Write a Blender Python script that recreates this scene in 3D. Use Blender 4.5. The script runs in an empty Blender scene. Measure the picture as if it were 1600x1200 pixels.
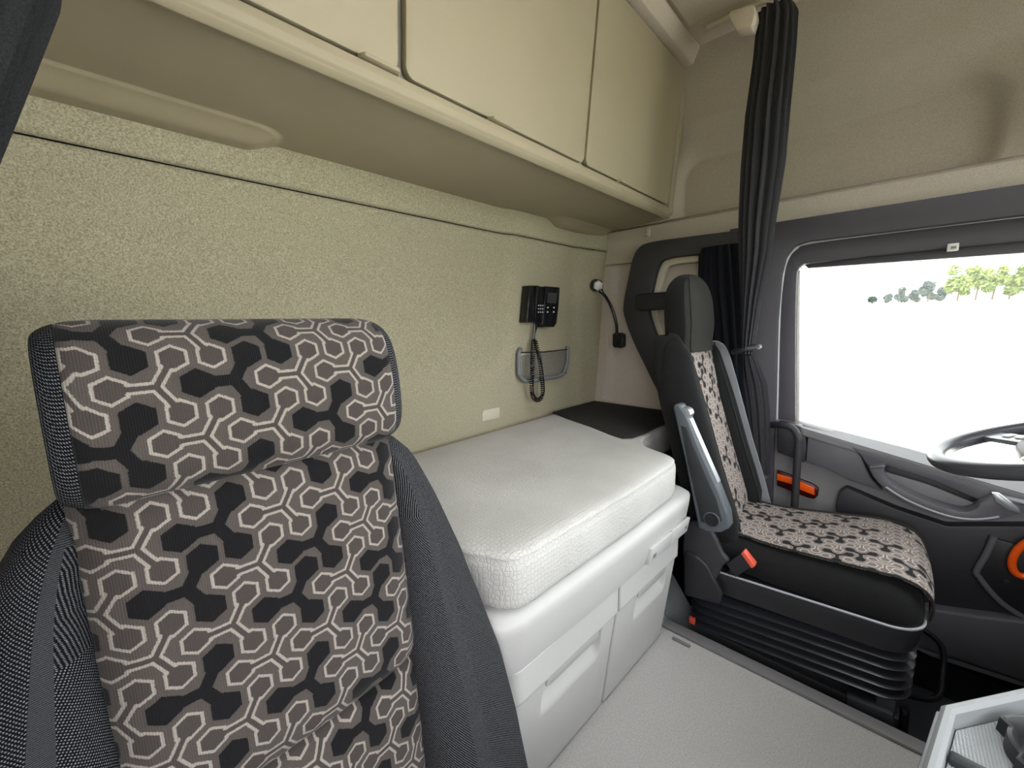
import bpy, bmesh, math, random
from mathutils import Vector, Matrix

# ------------------------------------------------------------------ camera
scene = bpy.context.scene
COL = scene.collection
FPX = 636.05                                   # focal length in pixels of a 1600 px wide frame
RX = Vector((0.735, 0.088, -0.673)); RY = Vector((0.678, -0.123, 0.725)); RZ = Vector((-0.019, -0.989, -0.150))
CAM = Vector((0.0, 0.0, 1.1))
cr = Vector((RX.x, RY.x, RZ.x)).normalized()   # camera right
cf = Vector((RX.z, RY.z, RZ.z)).normalized()   # camera forward
cu = cr.cross(cf).normalized()                 # camera up
cf = cu.cross(cr).normalized()
cam_data = bpy.data.cameras.new('camera')
cam = bpy.data.objects.new('camera', cam_data)
COL.objects.link(cam)
cam_data.sensor_width = 36.0
cam_data.sensor_fit = 'HORIZONTAL'
cam_data.lens = FPX / 1600 * 36.0
cam_data.clip_start = 0.02
cam_data.clip_end = 500
M3 = Matrix((cr, cu, -cf)).transposed()
cam.matrix_world = Matrix.Translation(CAM) @ M3.to_4x4()
scene.camera = cam

# ------------------------------------------------------------------ sky, sun, exposure
SKY = 6.0
world = bpy.data.worlds.new('World')
scene.world = world
world.use_nodes = True
bg = world.node_tree.nodes['Background']
bg.inputs['Color'].default_value = (1.0, 0.99, 1.0, 1)
bg.inputs['Strength'].default_value = SKY
sun_d = bpy.data.lights.new('sun', 'SUN')
sun_d.energy = 50.0
sun_d.angle = math.radians(2.0)
sun_d.color = (1.0, 0.96, 0.9)
sun = bpy.data.objects.new('sun', sun_d)
COL.objects.link(sun)
sun_dir = Vector((-0.50, 0.56, 0.52)).normalized()       # towards the sun: behind the driver's door
sun.rotation_euler = sun_dir.to_track_quat('Z', 'Y').to_euler()
sun.location = (-4, 6, 6)

def portal(name, loc, rot, sx, sy):
    d = bpy.data.lights.new(name, 'AREA')
    d.shape = 'RECTANGLE'; d.size = sx; d.size_y = sy
    d.cycles.is_portal = True
    o = bpy.data.objects.new(name, d)
    COL.objects.link(o); o.location = loc; o.rotation_euler = rot
portal('portal_passenger_door', (0.41, -0.30, 1.09), (math.radians(90), 0, 0), 0.94, 0.86)
portal('portal_added_hatch', (0.25, 0.995, 2.28), (0, 0, 0), 1.0, 0.89)  # portal for the added, unseen roof hatch
portal('portal_windscreen', (1.12, 0.84, 1.25), (math.radians(90), 0, math.radians(90)), 2.25, 1.06)
portal('portal_driver_window', (0.35, 2.02, 0.98), (math.radians(-90), 0, 0), 1.2, 0.75)

vs = scene.view_settings
vs.view_transform = 'Standard'
vs.look = 'None'
vs.exposure = 0.08
vs.gamma = 1.0
vs.use_curve_mapping = False
scene.cycles.use_denoising = True
scene.cycles.max_bounces = 10
scene.cycles.diffuse_bounces = 7
scene.cycles.sample_clamp_indirect = 8.0

# ------------------------------------------------------------------ helpers
rnd = random.Random(7)

def ray(px, py):
    a, b = px - 800.0, py - 600.0
    return cr * a - cu * b + cf * FPX
def at_x(px, py, X):
    d = ray(px, py); return CAM + d * ((X - CAM.x) / d.x)
def at_y(px, py, Y):
    d = ray(px, py); return CAM + d * ((Y - CAM.y) / d.y)
def at_z(px, py, Z):
    d = ray(px, py); return CAM + d * ((Z - CAM.z) / d.z)

def sstep(a, b, x):
    if a == b: return 0.0 if x < a else 1.0
    t = max(0.0, min(1.0, (x - a) / (b - a)))
    return t * t * (3 - 2 * t)
def lerp(a, b, t): return a + (b - a) * t
def interp(x, pts):
    if x <= pts[0][0]: return pts[0][1]
    for (x0, y0), (x1, y1) in zip(pts, pts[1:]):
        if x <= x1: return lerp(y0, y1, (x - x0) / (x1 - x0))
    return pts[-1][1]

def tag(o, label=None, cat=None, group=None, kind=None):
    if label: o['label'] = label
    if cat: o['category'] = cat
    if group: o['group'] = group
    if kind: o['kind'] = kind
    return o

def thing(name, loc, label, cat, group=None):
    o = bpy.data.objects.new(name, None)
    o.empty_display_size = 0.05
    COL.objects.link(o); o.location = loc
    return tag(o, label, cat, group)

def attach(o, parent):
    if parent is not None:
        o.parent = parent
        if parent.type == 'EMPTY':
            o.matrix_parent_inverse = Matrix.Translation(-Vector(parent.location))

def mesh_obj(name, verts, faces, mat, parent=None, uvs=None, sharp=35, smooth=True):
    me = bpy.data.meshes.new(name)
    me.from_pydata([tuple(v) for v in verts], [], faces)
    if uvs is not None:
        ul = me.uv_layers.new(name='UVMap')
        for lp in me.loops:
            ul.data[lp.index].uv = uvs[lp.vertex_index]
    me.materials.append(M[mat] if isinstance(mat, str) else mat)
    if smooth:
        for p in me.polygons: p.use_smooth = True
        me.set_sharp_from_angle(angle=math.radians(sharp))
    me.update()
    o = bpy.data.objects.new(name, me)
    COL.objects.link(o)
    attach(o, parent)
    return o

def from_bm(name, bm, mat, parent=None, sharp=35, smooth=True):
    bmesh.ops.recalc_face_normals(bm, faces=bm.faces)
    me = bpy.data.meshes.new(name)
    bm.to_mesh(me); bm.free()
    me.materials.append(M[mat] if isinstance(mat, str) else mat)
    if smooth:
        for p in me.polygons: p.use_smooth = True
        me.set_sharp_from_angle(angle=math.radians(sharp))
    o = bpy.data.objects.new(name, me)
    COL.objects.link(o)
    attach(o, parent)
    return o

def prism(name, pts, vec, mat, parent=None, bevel=0.0, seg=2, sharp=35):
    """A polygon (3D points) extruded along vec, edges rounded."""
    bm = bmesh.new()
    vec = Vector(vec)
    a = [bm.verts.new(Vector(p)) for p in pts]
    b = [bm.verts.new(Vector(p) + vec) for p in pts]
    n = len(pts)
    bm.faces.new(a); bm.faces.new(list(reversed(b)))
    for i in range(n):
        bm.faces.new((a[i], b[i], b[(i + 1) % n], a[(i + 1) % n]))
    bmesh.ops.recalc_face_normals(bm, faces=bm.faces)
    if bevel > 0:
        bmesh.ops.bevel(bm, geom=list(bm.edges), offset=bevel, segments=seg, affect='EDGES', profile=0.5, clamp_overlap=True)
    big = [f for f in bm.faces if len(f.verts) > 4]
    if big: bmesh.ops.triangulate(bm, faces=big)
    return from_bm(name, bm, mat, parent, sharp)

def box(name, lo, hi, mat, parent=None, bevel=0.0, seg=2, mtx=None, taper=None):
    bm = bmesh.new()
    bmesh.ops.create_cube(bm, size=1.0)
    lo = Vector(lo); hi = Vector(hi)
    for v in bm.verts:
        t = v.co + Vector((.5, .5, .5))
        v.co = Vector((lerp(lo.x, hi.x, t.x), lerp(lo.y, hi.y, t.y), lerp(lo.z, hi.z, t.z)))
    if bevel > 0:
        bmesh.ops.bevel(bm, geom=list(bm.edges), offset=bevel, segments=seg, affect='EDGES', profile=0.5, clamp_overlap=True)
    if mtx is not None:
        bmesh.ops.transform(bm, matrix=mtx, verts=bm.verts)
    return from_bm(name, bm, mat, parent)

def smooth_path(pts, n=8):
    pts = [Vector(p) for p in pts]
    if len(pts) < 3: return pts
    P = [pts[0] * 2 - pts[1]] + pts + [pts[-1] * 2 - pts[-2]]
    out = []
    for i in range(1, len(P) - 2):
        p0, p1, p2, p3 = P[i - 1], P[i], P[i + 1], P[i + 2]
        for k in range(n):
            t = k / n
            out.append(0.5 * ((2 * p1) + (p2 - p0) * t + (2 * p0 - 5 * p1 + 4 * p2 - p3) * t * t + (3 * p1 - p0 - 3 * p2 + p3) * t ** 3))
    out.append(pts[-1])
    return out

def tube(name, path, r, mat, parent=None, seg=10, closed=False, flat=1.0, up=None):
    path = [Vector(p) for p in path]
    n = len(path)
    rr = r if callable(r) else (lambda t: r)
    verts, faces = [], []
    nrm = None
    for i, p in enumerate(path):
        if closed: t = (path[(i + 1) % n] - path[i - 1]).normalized()
        else: t = (path[min(i + 1, n - 1)] - path[max(i - 1, 0)]).normalized()
        if nrm is None:
            ref = Vector(up) if up else (Vector((0, 0, 1)) if abs(t.z) < 0.9 else Vector((1, 0, 0)))
            nrm = (ref - t * ref.dot(t)).normalized()
        else:
            nrm = (nrm - t * nrm.dot(t)).normalized()
        bi = t.cross(nrm)
        R_ = rr(i / max(1, n - 1))
        for k in range(seg):
            a = 2 * math.pi * k / seg
            verts.append(p + nrm * (math.cos(a) * R_ * flat) + bi * (math.sin(a) * R_))
    for i in range(n if closed else n - 1):
        for k in range(seg):
            a = i * seg + k; b = i * seg + (k + 1) % seg
            j = (i + 1) % n
            c = j * seg + (k + 1) % seg; d = j * seg + k
            faces.append((a, b, c, d))
    if not closed:
        faces.append(tuple(reversed(range(seg))))
        faces.append(tuple(range((n - 1) * seg, n * seg)))
    return mesh_obj(name, verts, faces, mat, parent, sharp=50)

def grid(name, f, u0, u1, nu, v0, v1, nv, mat, parent=None, uvs=True, thick=0.0, flip=False, sharp=40, uvf=None):
    """Surface f(u, v) -> point; uv in the same units. thick adds a back side along -normal."""
    verts, uv, faces = [], [], []
    for j in range(nv + 1):
        for i in range(nu + 1):
            u = lerp(u0, u1, i / nu); v = lerp(v0, v1, j / nv)
            verts.append(Vector(f(u, v))); uv.append(uvf(u, v) if uvf else (u, v))
    for j in range(nv):
        for i in range(nu):
            a = j * (nu + 1) + i
            q = (a, a + 1, a + nu + 2, a + nu + 1)
            faces.append(tuple(reversed(q)) if flip else q)
    o = mesh_obj(name, verts, faces, mat, parent, uv, sharp)
    if thick:
        s = o.modifiers.new('thickness', 'SOLIDIFY'); s.thickness = thick; s.offset = -1
    return o

def loft(name, rings, mat, parent=None, caps=True, uvs=None, sharp=50):
    n = len(rings[0]); verts, faces = [], []
    for r in rings: verts += [Vector(p) for p in r]
    for i in range(len(rings) - 1):
        for k in range(n):
            a = i * n + k; b = i * n + (k + 1) % n
            faces.append((a, b, b + n, a + n))
    if caps:
        faces.append(tuple(reversed(range(n))))
        faces.append(tuple(range((len(rings) - 1) * n, len(rings) * n)))
    o = mesh_obj(name, verts, faces, mat, parent, uvs, sharp)
    bm = bmesh.new(); bm.from_mesh(o.data)
    bmesh.ops.recalc_face_normals(bm, faces=bm.faces)
    bm.to_mesh(o.data); bm.free()
    return o

def superellipse(n, a, b, p=4.0):
    out = []
    for k in range(n):
        t = 2 * math.pi * k / n
        c, s = math.cos(t), math.sin(t)
        out.append((a * math.copysign(abs(c) ** (2 / p), c), b * math.copysign(abs(s) ** (2 / p), s)))
    return out

def cushion(name, O, U, V, N, mat, parent, nu=40, nv=40, edge=0.03, thick=0.03, depth=0.03, pw=3.0, f=None, uvoff=(0, 0), wfun=None):
    """Closed pad: front face over O + u*U + v*V (u,v in -1..1, U,V half-extents), bulging along unit N and
    rounding down at its rim; back side lies depth behind. f(u,v) adds extra height."""
    O, U, V, N = Vector(O), Vector(U), Vector(V), Vector(N).normalized()
    verts, uv, faces = [], [], []
    lu, lv = U.length, V.length
    def g(t, L):
        e = min(1.0, edge / L); d = 1 - abs(t)
        if d >= e: return 1.0
        q = 1 - d / e
        return math.sqrt(max(0.0, 1 - q ** 2))
    def spread(i, n, L):   # denser at the rim
        t = -1 + 2 * i / n
        return math.sin(t * math.pi / 2) * 0.35 + t * 0.65
    for j in range(nv + 1):
        for i in range(nu + 1):
            u, v = spread(i, nu, lu), spread(j, nv, lv)
            w = wfun(v) if wfun else 1.0
            h = thick * g(u, lu) * g(v, lv) + (f(u, v) if f else 0)
            verts.append(O + U * (u * w) + V * v + N * h)
            uv.append((u * lu * w + uvoff[0], v * lv + uvoff[1]))
    W = nu + 1
    for j in range(nv):
        for i in range(nu):
            a = j * W + i
            faces.append((a, a + 1, a + W + 1, a + W))
    rim = [i for i in range(W)] + [j * W + nu for j in range(1, nv + 1)] + [nv * W + i for i in range(nu - 1, -1, -1)] + [j * W for j in range(nv - 1, 0, -1)]
    base = len(verts)
    for k in rim:
        verts.append(verts[k] - N * depth); uv.append(uv[k])
    m = len(rim)
    for k in range(m):
        faces.append((rim[k], base + k, base + (k + 1) % m, rim[(k + 1) % m]))
    faces.append(tuple(reversed([base + k for k in range(m)])))
    o = mesh_obj(name, verts, faces, mat, parent, uv, 60)
    bm = bmesh.new(); bm.from_mesh(o.data)
    bmesh.ops.recalc_face_normals(bm, faces=bm.faces)
    bm.to_mesh(o.data); bm.free()
    return o

# ------------------------------------------------------------------ materials
M = {}
def srgb(r, g, b):
    def c(v):
        v /= 255.0
        return v / 12.92 if v <= 0.04045 else ((v + 0.055) / 1.055) ** 2.4
    return (c(r), c(g), c(b), 1)

class X:
    """tiny expression wrapper that builds Math nodes"""
    def __init__(s, nt, sock): s.nt, s.s = nt, sock
    @staticmethod
    def op(nt, op, *a):
        n = nt.nodes.new('ShaderNodeMath'); n.operation = op
        for i, x in enumerate(a):
            if isinstance(x, X): nt.links.new(x.s, n.inputs[i])
            else: n.inputs[i].default_value = x
        return X(nt, n.outputs[0])
    def __add__(s, o): return X.op(s.nt, 'ADD', s, o)
    def __radd__(s, o): return X.op(s.nt, 'ADD', o, s)
    def __sub__(s, o): return X.op(s.nt, 'SUBTRACT', s, o)
    def __rsub__(s, o): return X.op(s.nt, 'SUBTRACT', o, s)
    def __mul__(s, o): return X.op(s.nt, 'MULTIPLY', s, o)
    def __rmul__(s, o): return X.op(s.nt, 'MULTIPLY', o, s)
    def abs(s): return X.op(s.nt, 'ABSOLUTE', s)
    def round(s): return X.op(s.nt, 'ROUND', s)
    def min(s, o): return X.op(s.nt, 'MINIMUM', s, o)
    def max(s, o): return X.op(s.nt, 'MAXIMUM', s, o)
    def lt(s, o): return X.op(s.nt, 'LESS_THAN', s, o)
    def gt(s, o): return X.op(s.nt, 'GREATER_THAN', s, o)
    def sin(s): return X.op(s.nt, 'SINE', s)

def new_mat(name):
    m = bpy.data.materials.new(name); m.use_nodes = True
    M[name] = m
    nt = m.node_tree
    return m, nt, nt.nodes['Principled BSDF']

def coords(nt, kind='Object', scale=(1, 1, 1)):
    tc = nt.nodes.new('ShaderNodeTexCoord'); mp = nt.nodes.new('ShaderNodeMapping')
    mp.inputs['Scale'].default_value = scale
    nt.links.new(tc.outputs[kind], mp.inputs['Vector'])
    return mp.outputs['Vector']
def noise(nt, vec, scale, detail=3, rough=0.55):
    n = nt.nodes.new('ShaderNodeTexNoise'); n.inputs['Scale'].default_value = scale
    n.inputs['Detail'].default_value = detail; n.inputs['Roughness'].default_value = rough
    nt.links.new(vec, n.inputs['Vector']); return n.outputs['Fac']
def ramp(nt, fac, stops):
    r = nt.nodes.new('ShaderNodeValToRGB')
    e = r.color_ramp.elements
    while len(e) < len(stops): e.new(0.5)
    for el, (p, c) in zip(e, stops): el.position = p; el.color = c
    nt.links.new(fac, r.inputs['Fac']); return r.outputs['Color']
def bump(nt, bsdf, height, strength, dist):
    b = nt.nodes.new('ShaderNodeBump'); b.inputs['Strength'].default_value = strength
    b.inputs['Distance'].default_value = dist
    nt.links.new(height, b.inputs['Height']); nt.links.new(b.outputs['Normal'], bsdf.inputs['Normal'])
def mixc(nt, fac, a, b):
    n = nt.nodes.new('ShaderNodeMix'); n.data_type = 'RGBA'
    for s, v in ((0, fac), (6, a), (7, b)):
        if hasattr(v, 'is_linked') or hasattr(v, 'links'): nt.links.new(v, n.inputs[s])
        elif isinstance(v, X): nt.links.new(v.s, n.inputs[s])
        else: n.inputs[s].default_value = v
    return n.outputs[2]

def plain(name, col, rough=0.5, spec=0.5, var=0.06, grain=900, gstr=0.15, metal=0.0, coat=0.0):
    m, nt, b = new_mat(name)
    v = coords(nt)
    n1 = noise(nt, v, 6, 3)
    c0 = tuple(x * (1 - var) for x in col[:3]) + (1,); c1 = tuple(min(1, x * (1 + var)) for x in col[:3]) + (1,)
    nt.links.new(ramp(nt, n1, [(0.3, c0), (0.7, c1)]), b.inputs['Base Color'])
    b.inputs['Roughness'].default_value = rough
    b.inputs['Specular IOR Level'].default_value = spec
    b.inputs['Metallic'].default_value = metal
    b.inputs['Coat Weight'].default_value = coat
    if gstr > 0: bump(nt, b, noise(nt, v, grain, 2), gstr, 0.0006)
    return m

def fabric(name, c_dark, c_light, scale=700, rough=0.95, bstr=0.35, mottle=0.08, sheen=0.0):
    m, nt, b = new_mat(name)
    v = coords(nt)
    fine = noise(nt, v, scale, 2, 0.7)
    big = noise(nt, v, 5, 3)
    c = ramp(nt, fine, [(0.3, c_dark), (0.7, c_light)])
    c2 = mixc(nt, X(nt, big) * mottle, c, c_dark)
    nt.links.new(c2, b.inputs['Base Color'])
    b.inputs['Roughness'].default_value = rough
    b.inputs['Specular IOR Level'].default_value = 0.15
    b.inputs['Sheen Weight'].default_value = sheen
    bump(nt, b, fine, bstr, 0.0015)
    return m

fabric('wall_fabric', srgb(126, 120, 100), srgb(188, 180, 156), 330)
fabric('wall_felt', srgb(168, 158, 148), srgb(198, 188, 178), 420, bstr=0.3)
fabric('ceiling_felt', srgb(185, 173, 160), srgb(214, 202, 188), 420, bstr=0.3)
plain('beige_plastic', srgb(190, 183, 166), 0.55, 0.35, 0.02, 1100, 0.12)
plain('locker_plastic', srgb(164, 153, 131), 0.55, 0.35, 0.02, 1100, 0.10)
plain('bunk_plastic', srgb(188, 187, 187), 0.5, 0.4, 0.02, 1200, 0.18)
plain('bunk_plastic_dark', srgb(150, 148, 143), 0.55, 0.35, 0.02, 1200, 0.12)
plain('dark_trim', srgb(74, 71, 78), 0.55, 0.4, 0.05, 900, 0.15)
plain('charcoal_plastic', srgb(52, 52, 56), 0.5, 0.45, 0.05, 900, 0.18)
plain('wheel_grip', srgb(66, 66, 72), 0.35, 0.5, 0.04, 900, 0.15)
plain('door_plastic', srgb(98, 98, 104), 0.5, 0.45, 0.05, 700, 0.2)
plain('door_insert', srgb(128, 127, 130), 0.6, 0.35, 0.05, 700, 0.2)
plain('black_plastic', srgb(36, 36, 40), 0.45, 0.45, 0.06, 900, 0.15)
plain('gloss_black', srgb(22, 22, 25), 0.22, 0.5, 0.05, 900, 0.0)
plain('rubber', srgb(44, 45, 51), 0.26, 0.7, 0.06, 900, 0.1)
plain('slate_plastic', srgb(84, 90, 96), 0.42, 0.45, 0.04, 900, 0.12)
plain('slate_dark', srgb(42, 44, 48), 0.5, 0.4, 0.04, 900, 0.15)
plain('silver', srgb(178, 182, 186), 0.3, 0.5, 0.03, 900, 0.0, metal=0.6)
plain('steel', srgb(120, 122, 126), 0.35, 0.5, 0.05, 900, 0.05, metal=0.8)
plain('strip_metal', srgb(126, 124, 126), 0.45, 0.5, 0.05, 600, 0.1)
plain('white_plastic', srgb(205, 203, 198), 0.4, 0.5, 0.02, 900, 0.05)
plain('pale_metal', srgb(190, 198, 200), 0.5, 0.4, 0.05, 300, 0.05)
plain('red_plastic', srgb(226, 92, 70), 0.4, 0.5, 0.04, 900, 0.0)
plain('orange_reflector', srgb(255, 96, 20), 0.25, 0.6, 0.05, 900, 0.0)
plain('dark_red', srgb(60, 14, 12), 0.3, 0.5, 0.05, 900, 0.0)
plain('tray_grey', srgb(150, 153, 156), 0.5, 0.4, 0.03, 900, 0.1)
plain('console_grey', srgb(112, 114, 118), 0.45, 0.45, 0.04, 900, 0.12)
plain('print_grey', srgb(120, 122, 124), 0.6, 0.3, 0.02, 900, 0.0)
plain('trim_highlight', srgb(176, 178, 184), 0.35, 0.5, 0.03, 900, 0.0)  # pale tone for painted edge highlights and the sill-gap light
fabric('curtain_black', srgb(22, 22, 24), srgb(44, 44, 47), 900, bstr=0.25)
fabric('curtain_grey', srgb(40, 40, 44), srgb(66, 65, 70), 900, bstr=0.2)
fabric('curtain_navy', srgb(18, 19, 25), srgb(34, 35, 43), 900, bstr=0.2)
fabric('seat_black', srgb(22, 22, 23), srgb(38, 38, 39), 900, bstr=0.3, sheen=0.05)
fabric('seat_charcoal', srgb(34, 34, 34), srgb(66, 65, 63), 700, bstr=0.3)
fabric('belt_webbing', srgb(160, 163, 170), srgb(190, 193, 200), 1200, rough=0.35, bstr=0.15)
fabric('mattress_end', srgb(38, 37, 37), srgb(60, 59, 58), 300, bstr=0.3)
fabric('rubber_mat', srgb(62, 63, 68), srgb(80, 81, 87), 400, rough=0.7, bstr=0.2)
plain('bark', srgb(90, 78, 64), 0.9, 0.2, 0.2, 30, 0.4)
fabric('leaf', srgb(84, 100, 50), srgb(140, 152, 84), 3.0, bstr=0.2)
fabric('leaf_dark', srgb(62, 74, 68), srgb(92, 104, 96), 3.0, bstr=0.2)
fabric('pale_ground', srgb(205, 204, 200), srgb(230, 229, 225), 4.0, bstr=0.1)
fabric('asphalt', srgb(128, 126, 123), srgb(152, 150, 146), 6.0, bstr=0.2)
fabric('grass', srgb(70, 76, 44), srgb(94, 98, 60), 20.0, bstr=0.3)

def knit(name):
    """black bolster cloth with small pale stitches in rows (UV in metres)"""
    m, nt, b = new_mat(name)
    tc = nt.nodes.new('ShaderNodeTexCoord'); sp = nt.nodes.new('ShaderNodeSeparateXYZ')
    nt.links.new(tc.outputs['UV'], sp.inputs[0])
    x, y = X(nt, sp.outputs[0]), X(nt, sp.outputs[1])
    k = 2 * math.pi / 0.0034
    s = (x * k).sin() * (y * k).sin()
    n1 = X(nt, noise(nt, coords(nt, 'UV'), 700, 1))
    dots = (s + (n1 - 0.5) * 1.4).gt(0.42)
    c = mixc(nt, dots, srgb(16, 16, 20), srgb(116, 116, 122))
    nt.links.new(c, b.inputs['Base Color'])
    b.inputs['Roughness'].default_value = 0.95
    b.inputs['Specular IOR Level'].default_value = 0.1
    bump(nt, b, s.s, 0.3, 0.001)
    return m
knit('bolster_knit')

def propeller_pattern(name, h=0.0320, light=1.0, line_light=None, share=0.37, inset=0.085):
    """Seat cloth: three-armed 'propeller' shapes with hexagonal knobs that tile the cloth; some black,
    the others taupe with a pale outline. UV in metres."""
    m, nt, b = new_mat(name)
    tc = nt.nodes.new('ShaderNodeTexCoord'); sp = nt.nodes.new('ShaderNodeSeparateXYZ')
    nt.links.new(tc.outputs['UV'], sp.inputs[0])
    px, py = X(nt, sp.outputs[1]) * (1 / h), X(nt, sp.outputs[0]) * (-1 / h)
    S3 = math.sqrt(3)
    arms = [None] + [(math.cos(math.radians(a)), math.sin(math.radians(a))) for a in (90, 210, 330)]
    best = None
    for k in range(1, 4):
        e = arms[k]
        qx, qy = px - e[0], py - e[1]
        for o in (0, 1):
            ox, oy = S3 * o, 1.0 * o
            rx = ((qx - ox) * (1 / (2 * S3))).round()
            ry = ((qy - oy) * 0.5).round()
            lx = qx - ox - rx * (2 * S3)
            ly = qy - oy - ry * 2.0
            # hexagonal knob, and the bar from it back to the centre of its propeller
            ax_, ay_ = lx.abs(), ly.abs()
            dk = ay_.max(ax_ * (S3 / 2) + ay_ * 0.5) - 0.50
            along = lx * (-e[0]) + ly * (-e[1])
            across = (lx * (-e[1]) + ly * e[0]).abs()
            db = (across - 0.27).max(along * -1.0).max(along - 1.2)
            d = X.op(nt, 'SMOOTH_MIN', dk, db, 0.14)
            idv = (rx + 0.5 * o) * (0.5853 * 2.0) + (ry + 0.5 * o) * (-0.1851 * 2.0)
            if best is None: best, bid = d, idv
            else:
                c = d.lt(best)
                bid = bid + c * (idv - bid)
                best = best.min(d)
    isblack = X.op(nt, 'FRACT', bid + 40.137).lt(share)
    nz = X(nt, noise(nt, coords(nt, 'UV'), 900, 2, 0.7))
    d = best + (nz - 0.5) * 0.10
    line = (((d + 0.15).abs()).lt(0.045)) * (1 - isblack)
    black = isblack * d.lt(-inset)
    inner = d.lt(-0.16) * (1 - isblack)
    L = light
    taupe = tuple(min(1, c * L) for c in srgb(102, 94, 91)[:3]) + (1,)
    taupe_in = tuple(min(1, c * L) for c in srgb(90, 82, 80)[:3]) + (1,)
    pale = tuple(min(1, c * (line_light or L)) for c in srgb(168, 159, 152)[:3]) + (1,)
    c = mixc(nt, inner, taupe, taupe_in)
    c = mixc(nt, line, c, pale)
    c = mixc(nt, black, c, srgb(21, 21, 24))
    c = mixc(nt, (nz - 0.35).max(0.0) * 0.9, c, srgb(40, 37, 36))
    nt.links.new(c, b.inputs['Base Color'])
    b.inputs['Roughness'].default_value = 0.95
    b.inputs['Specular IOR Level'].default_value = 0.1
    b.inputs['Sheen Weight'].default_value = 0.08
    hgt = (d * -1.0).max(0.0).min(0.12) * 5.0 + (X(nt, sp.outputs[0]) * (2 * math.pi / 0.0021)).sin() * 0.18 + nz * 0.3
    bump(nt, b, hgt.s, 0.5, 0.0012)
    return m
propeller_pattern('propeller_cloth', 0.0320, 0.62, 0.85)
propeller_pattern('propeller_cloth_driver', 0.0300, 2.0, 1.6, 0.33, 0.13)

def mattress_mat(name):
    m, nt, b = new_mat(name)
    v = coords(nt, 'Object')
    n1 = noise(nt, v, 5, 3)
    nt.links.new(ramp(nt, n1, [(0.3, srgb(184, 182, 180)), (0.75, srgb(200, 198, 196))]), b.inputs['Base Color'])
    b.inputs['Roughness'].default_value = 0.85
    b.inputs['Specular IOR Level'].default_value = 0.2
    vo = nt.nodes.new('ShaderNodeTexVoronoi'); vo.feature = 'DISTANCE_TO_EDGE'
    vo.inputs['Scale'].default_value = 100
    vo.inputs['Randomness'].default_value = 0.45
    nt.links.new(v, vo.inputs['Vector'])
    hh = X(nt, vo.outputs['Distance']).min(0.12) * 6.0
    bump(nt, b, hh.s, 0.6, 0.0022)
    return m
mattress_mat('mattress_cloth')

def carpet_mat(name):
    m, nt, b = new_mat(name)
    v = coords(nt)
    f1 = noise(nt, v, 230, 4, 0.75); f2 = noise(nt, v, 9, 3)
    c = ramp(nt, f1, [(0.25, srgb(185, 182, 181)), (0.75, srgb(240, 237, 236))])
    nt.links.new(mixc(nt, X(nt, f2) * 0.25, c, srgb(196, 193, 192)), b.inputs['Base Color'])
    b.inputs['Roughness'].default_value = 0.98
    b.inputs['Specular IOR Level'].default_value = 0.1
    bump(nt, b, f1, 1.0, 0.006)
carpet_mat('carpet')

def mesh_net_mat(name):
    """pale diamond-dot texture of the console mat"""
    m, nt, b = new_mat(name)
    v = coords(nt)
    sp = nt.nodes.new('ShaderNodeSeparateXYZ'); nt.links.new(v, sp.inputs[0])
    x, y = X(nt, sp.outputs[0]), X(nt, sp.outputs[1])
    k = 2 * math.pi / 0.008
    s = ((x + y) * k).sin() * ((x - y) * k).sin()
    c = mixc(nt, s.gt(0.1), srgb(150, 154, 158), srgb(176, 180, 184))
    nt.links.new(c, b.inputs['Base Color']); b.inputs['Roughness'].default_value = 0.55
    bump(nt, b, s.s, 0.5, 0.002)
mesh_net_mat('tray_mat')

def glass_mat(name):
    m = bpy.data.materials.new(name); m.use_nodes = True; M[name] = m
    nt = m.node_tree; nt.nodes.clear()
    out = nt.nodes.new('ShaderNodeOutputMaterial'); mx = nt.nodes.new('ShaderNodeMixShader')
    tr = nt.nodes.new('ShaderNodeBsdfTransparent'); gl = nt.nodes.new('ShaderNodeBsdfGlossy')
    gl.inputs['Roughness'].default_value = 0.02
    tr.inputs['Color'].default_value = (0.93, 0.96, 0.95, 1)
    fr = nt.nodes.new('ShaderNodeFresnel'); fr.inputs['IOR'].default_value = 1.35
    nt.links.new(fr.outputs[0], mx.inputs[0]); nt.links.new(tr.outputs[0], mx.inputs[1]); nt.links.new(gl.outputs[0], mx.inputs[2])
    nt.links.new(mx.outputs[0], out.inputs['Surface'])
glass_mat('window_glass')

# ------------------------------------------------------------------ room shell
XR = -1.176            # rear wall
def struct(o): return tag(o, kind='structure')

# floor: carpeted engine tunnel, then the lower driver's footwell
struct(box('floor', (-0.60, -0.25, -0.05), (0.95, 1.335, 0.0), 'carpet'))
struct(box('floor_footwell', (-0.62, 1.345, -0.30), (1.10, 2.0, -0.24), 'rubber_mat'))
struct(box('wall_tunnel', (-0.60, 1.330, -0.24), (0.95, 1.355, -0.052), 'black_plastic'))

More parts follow.
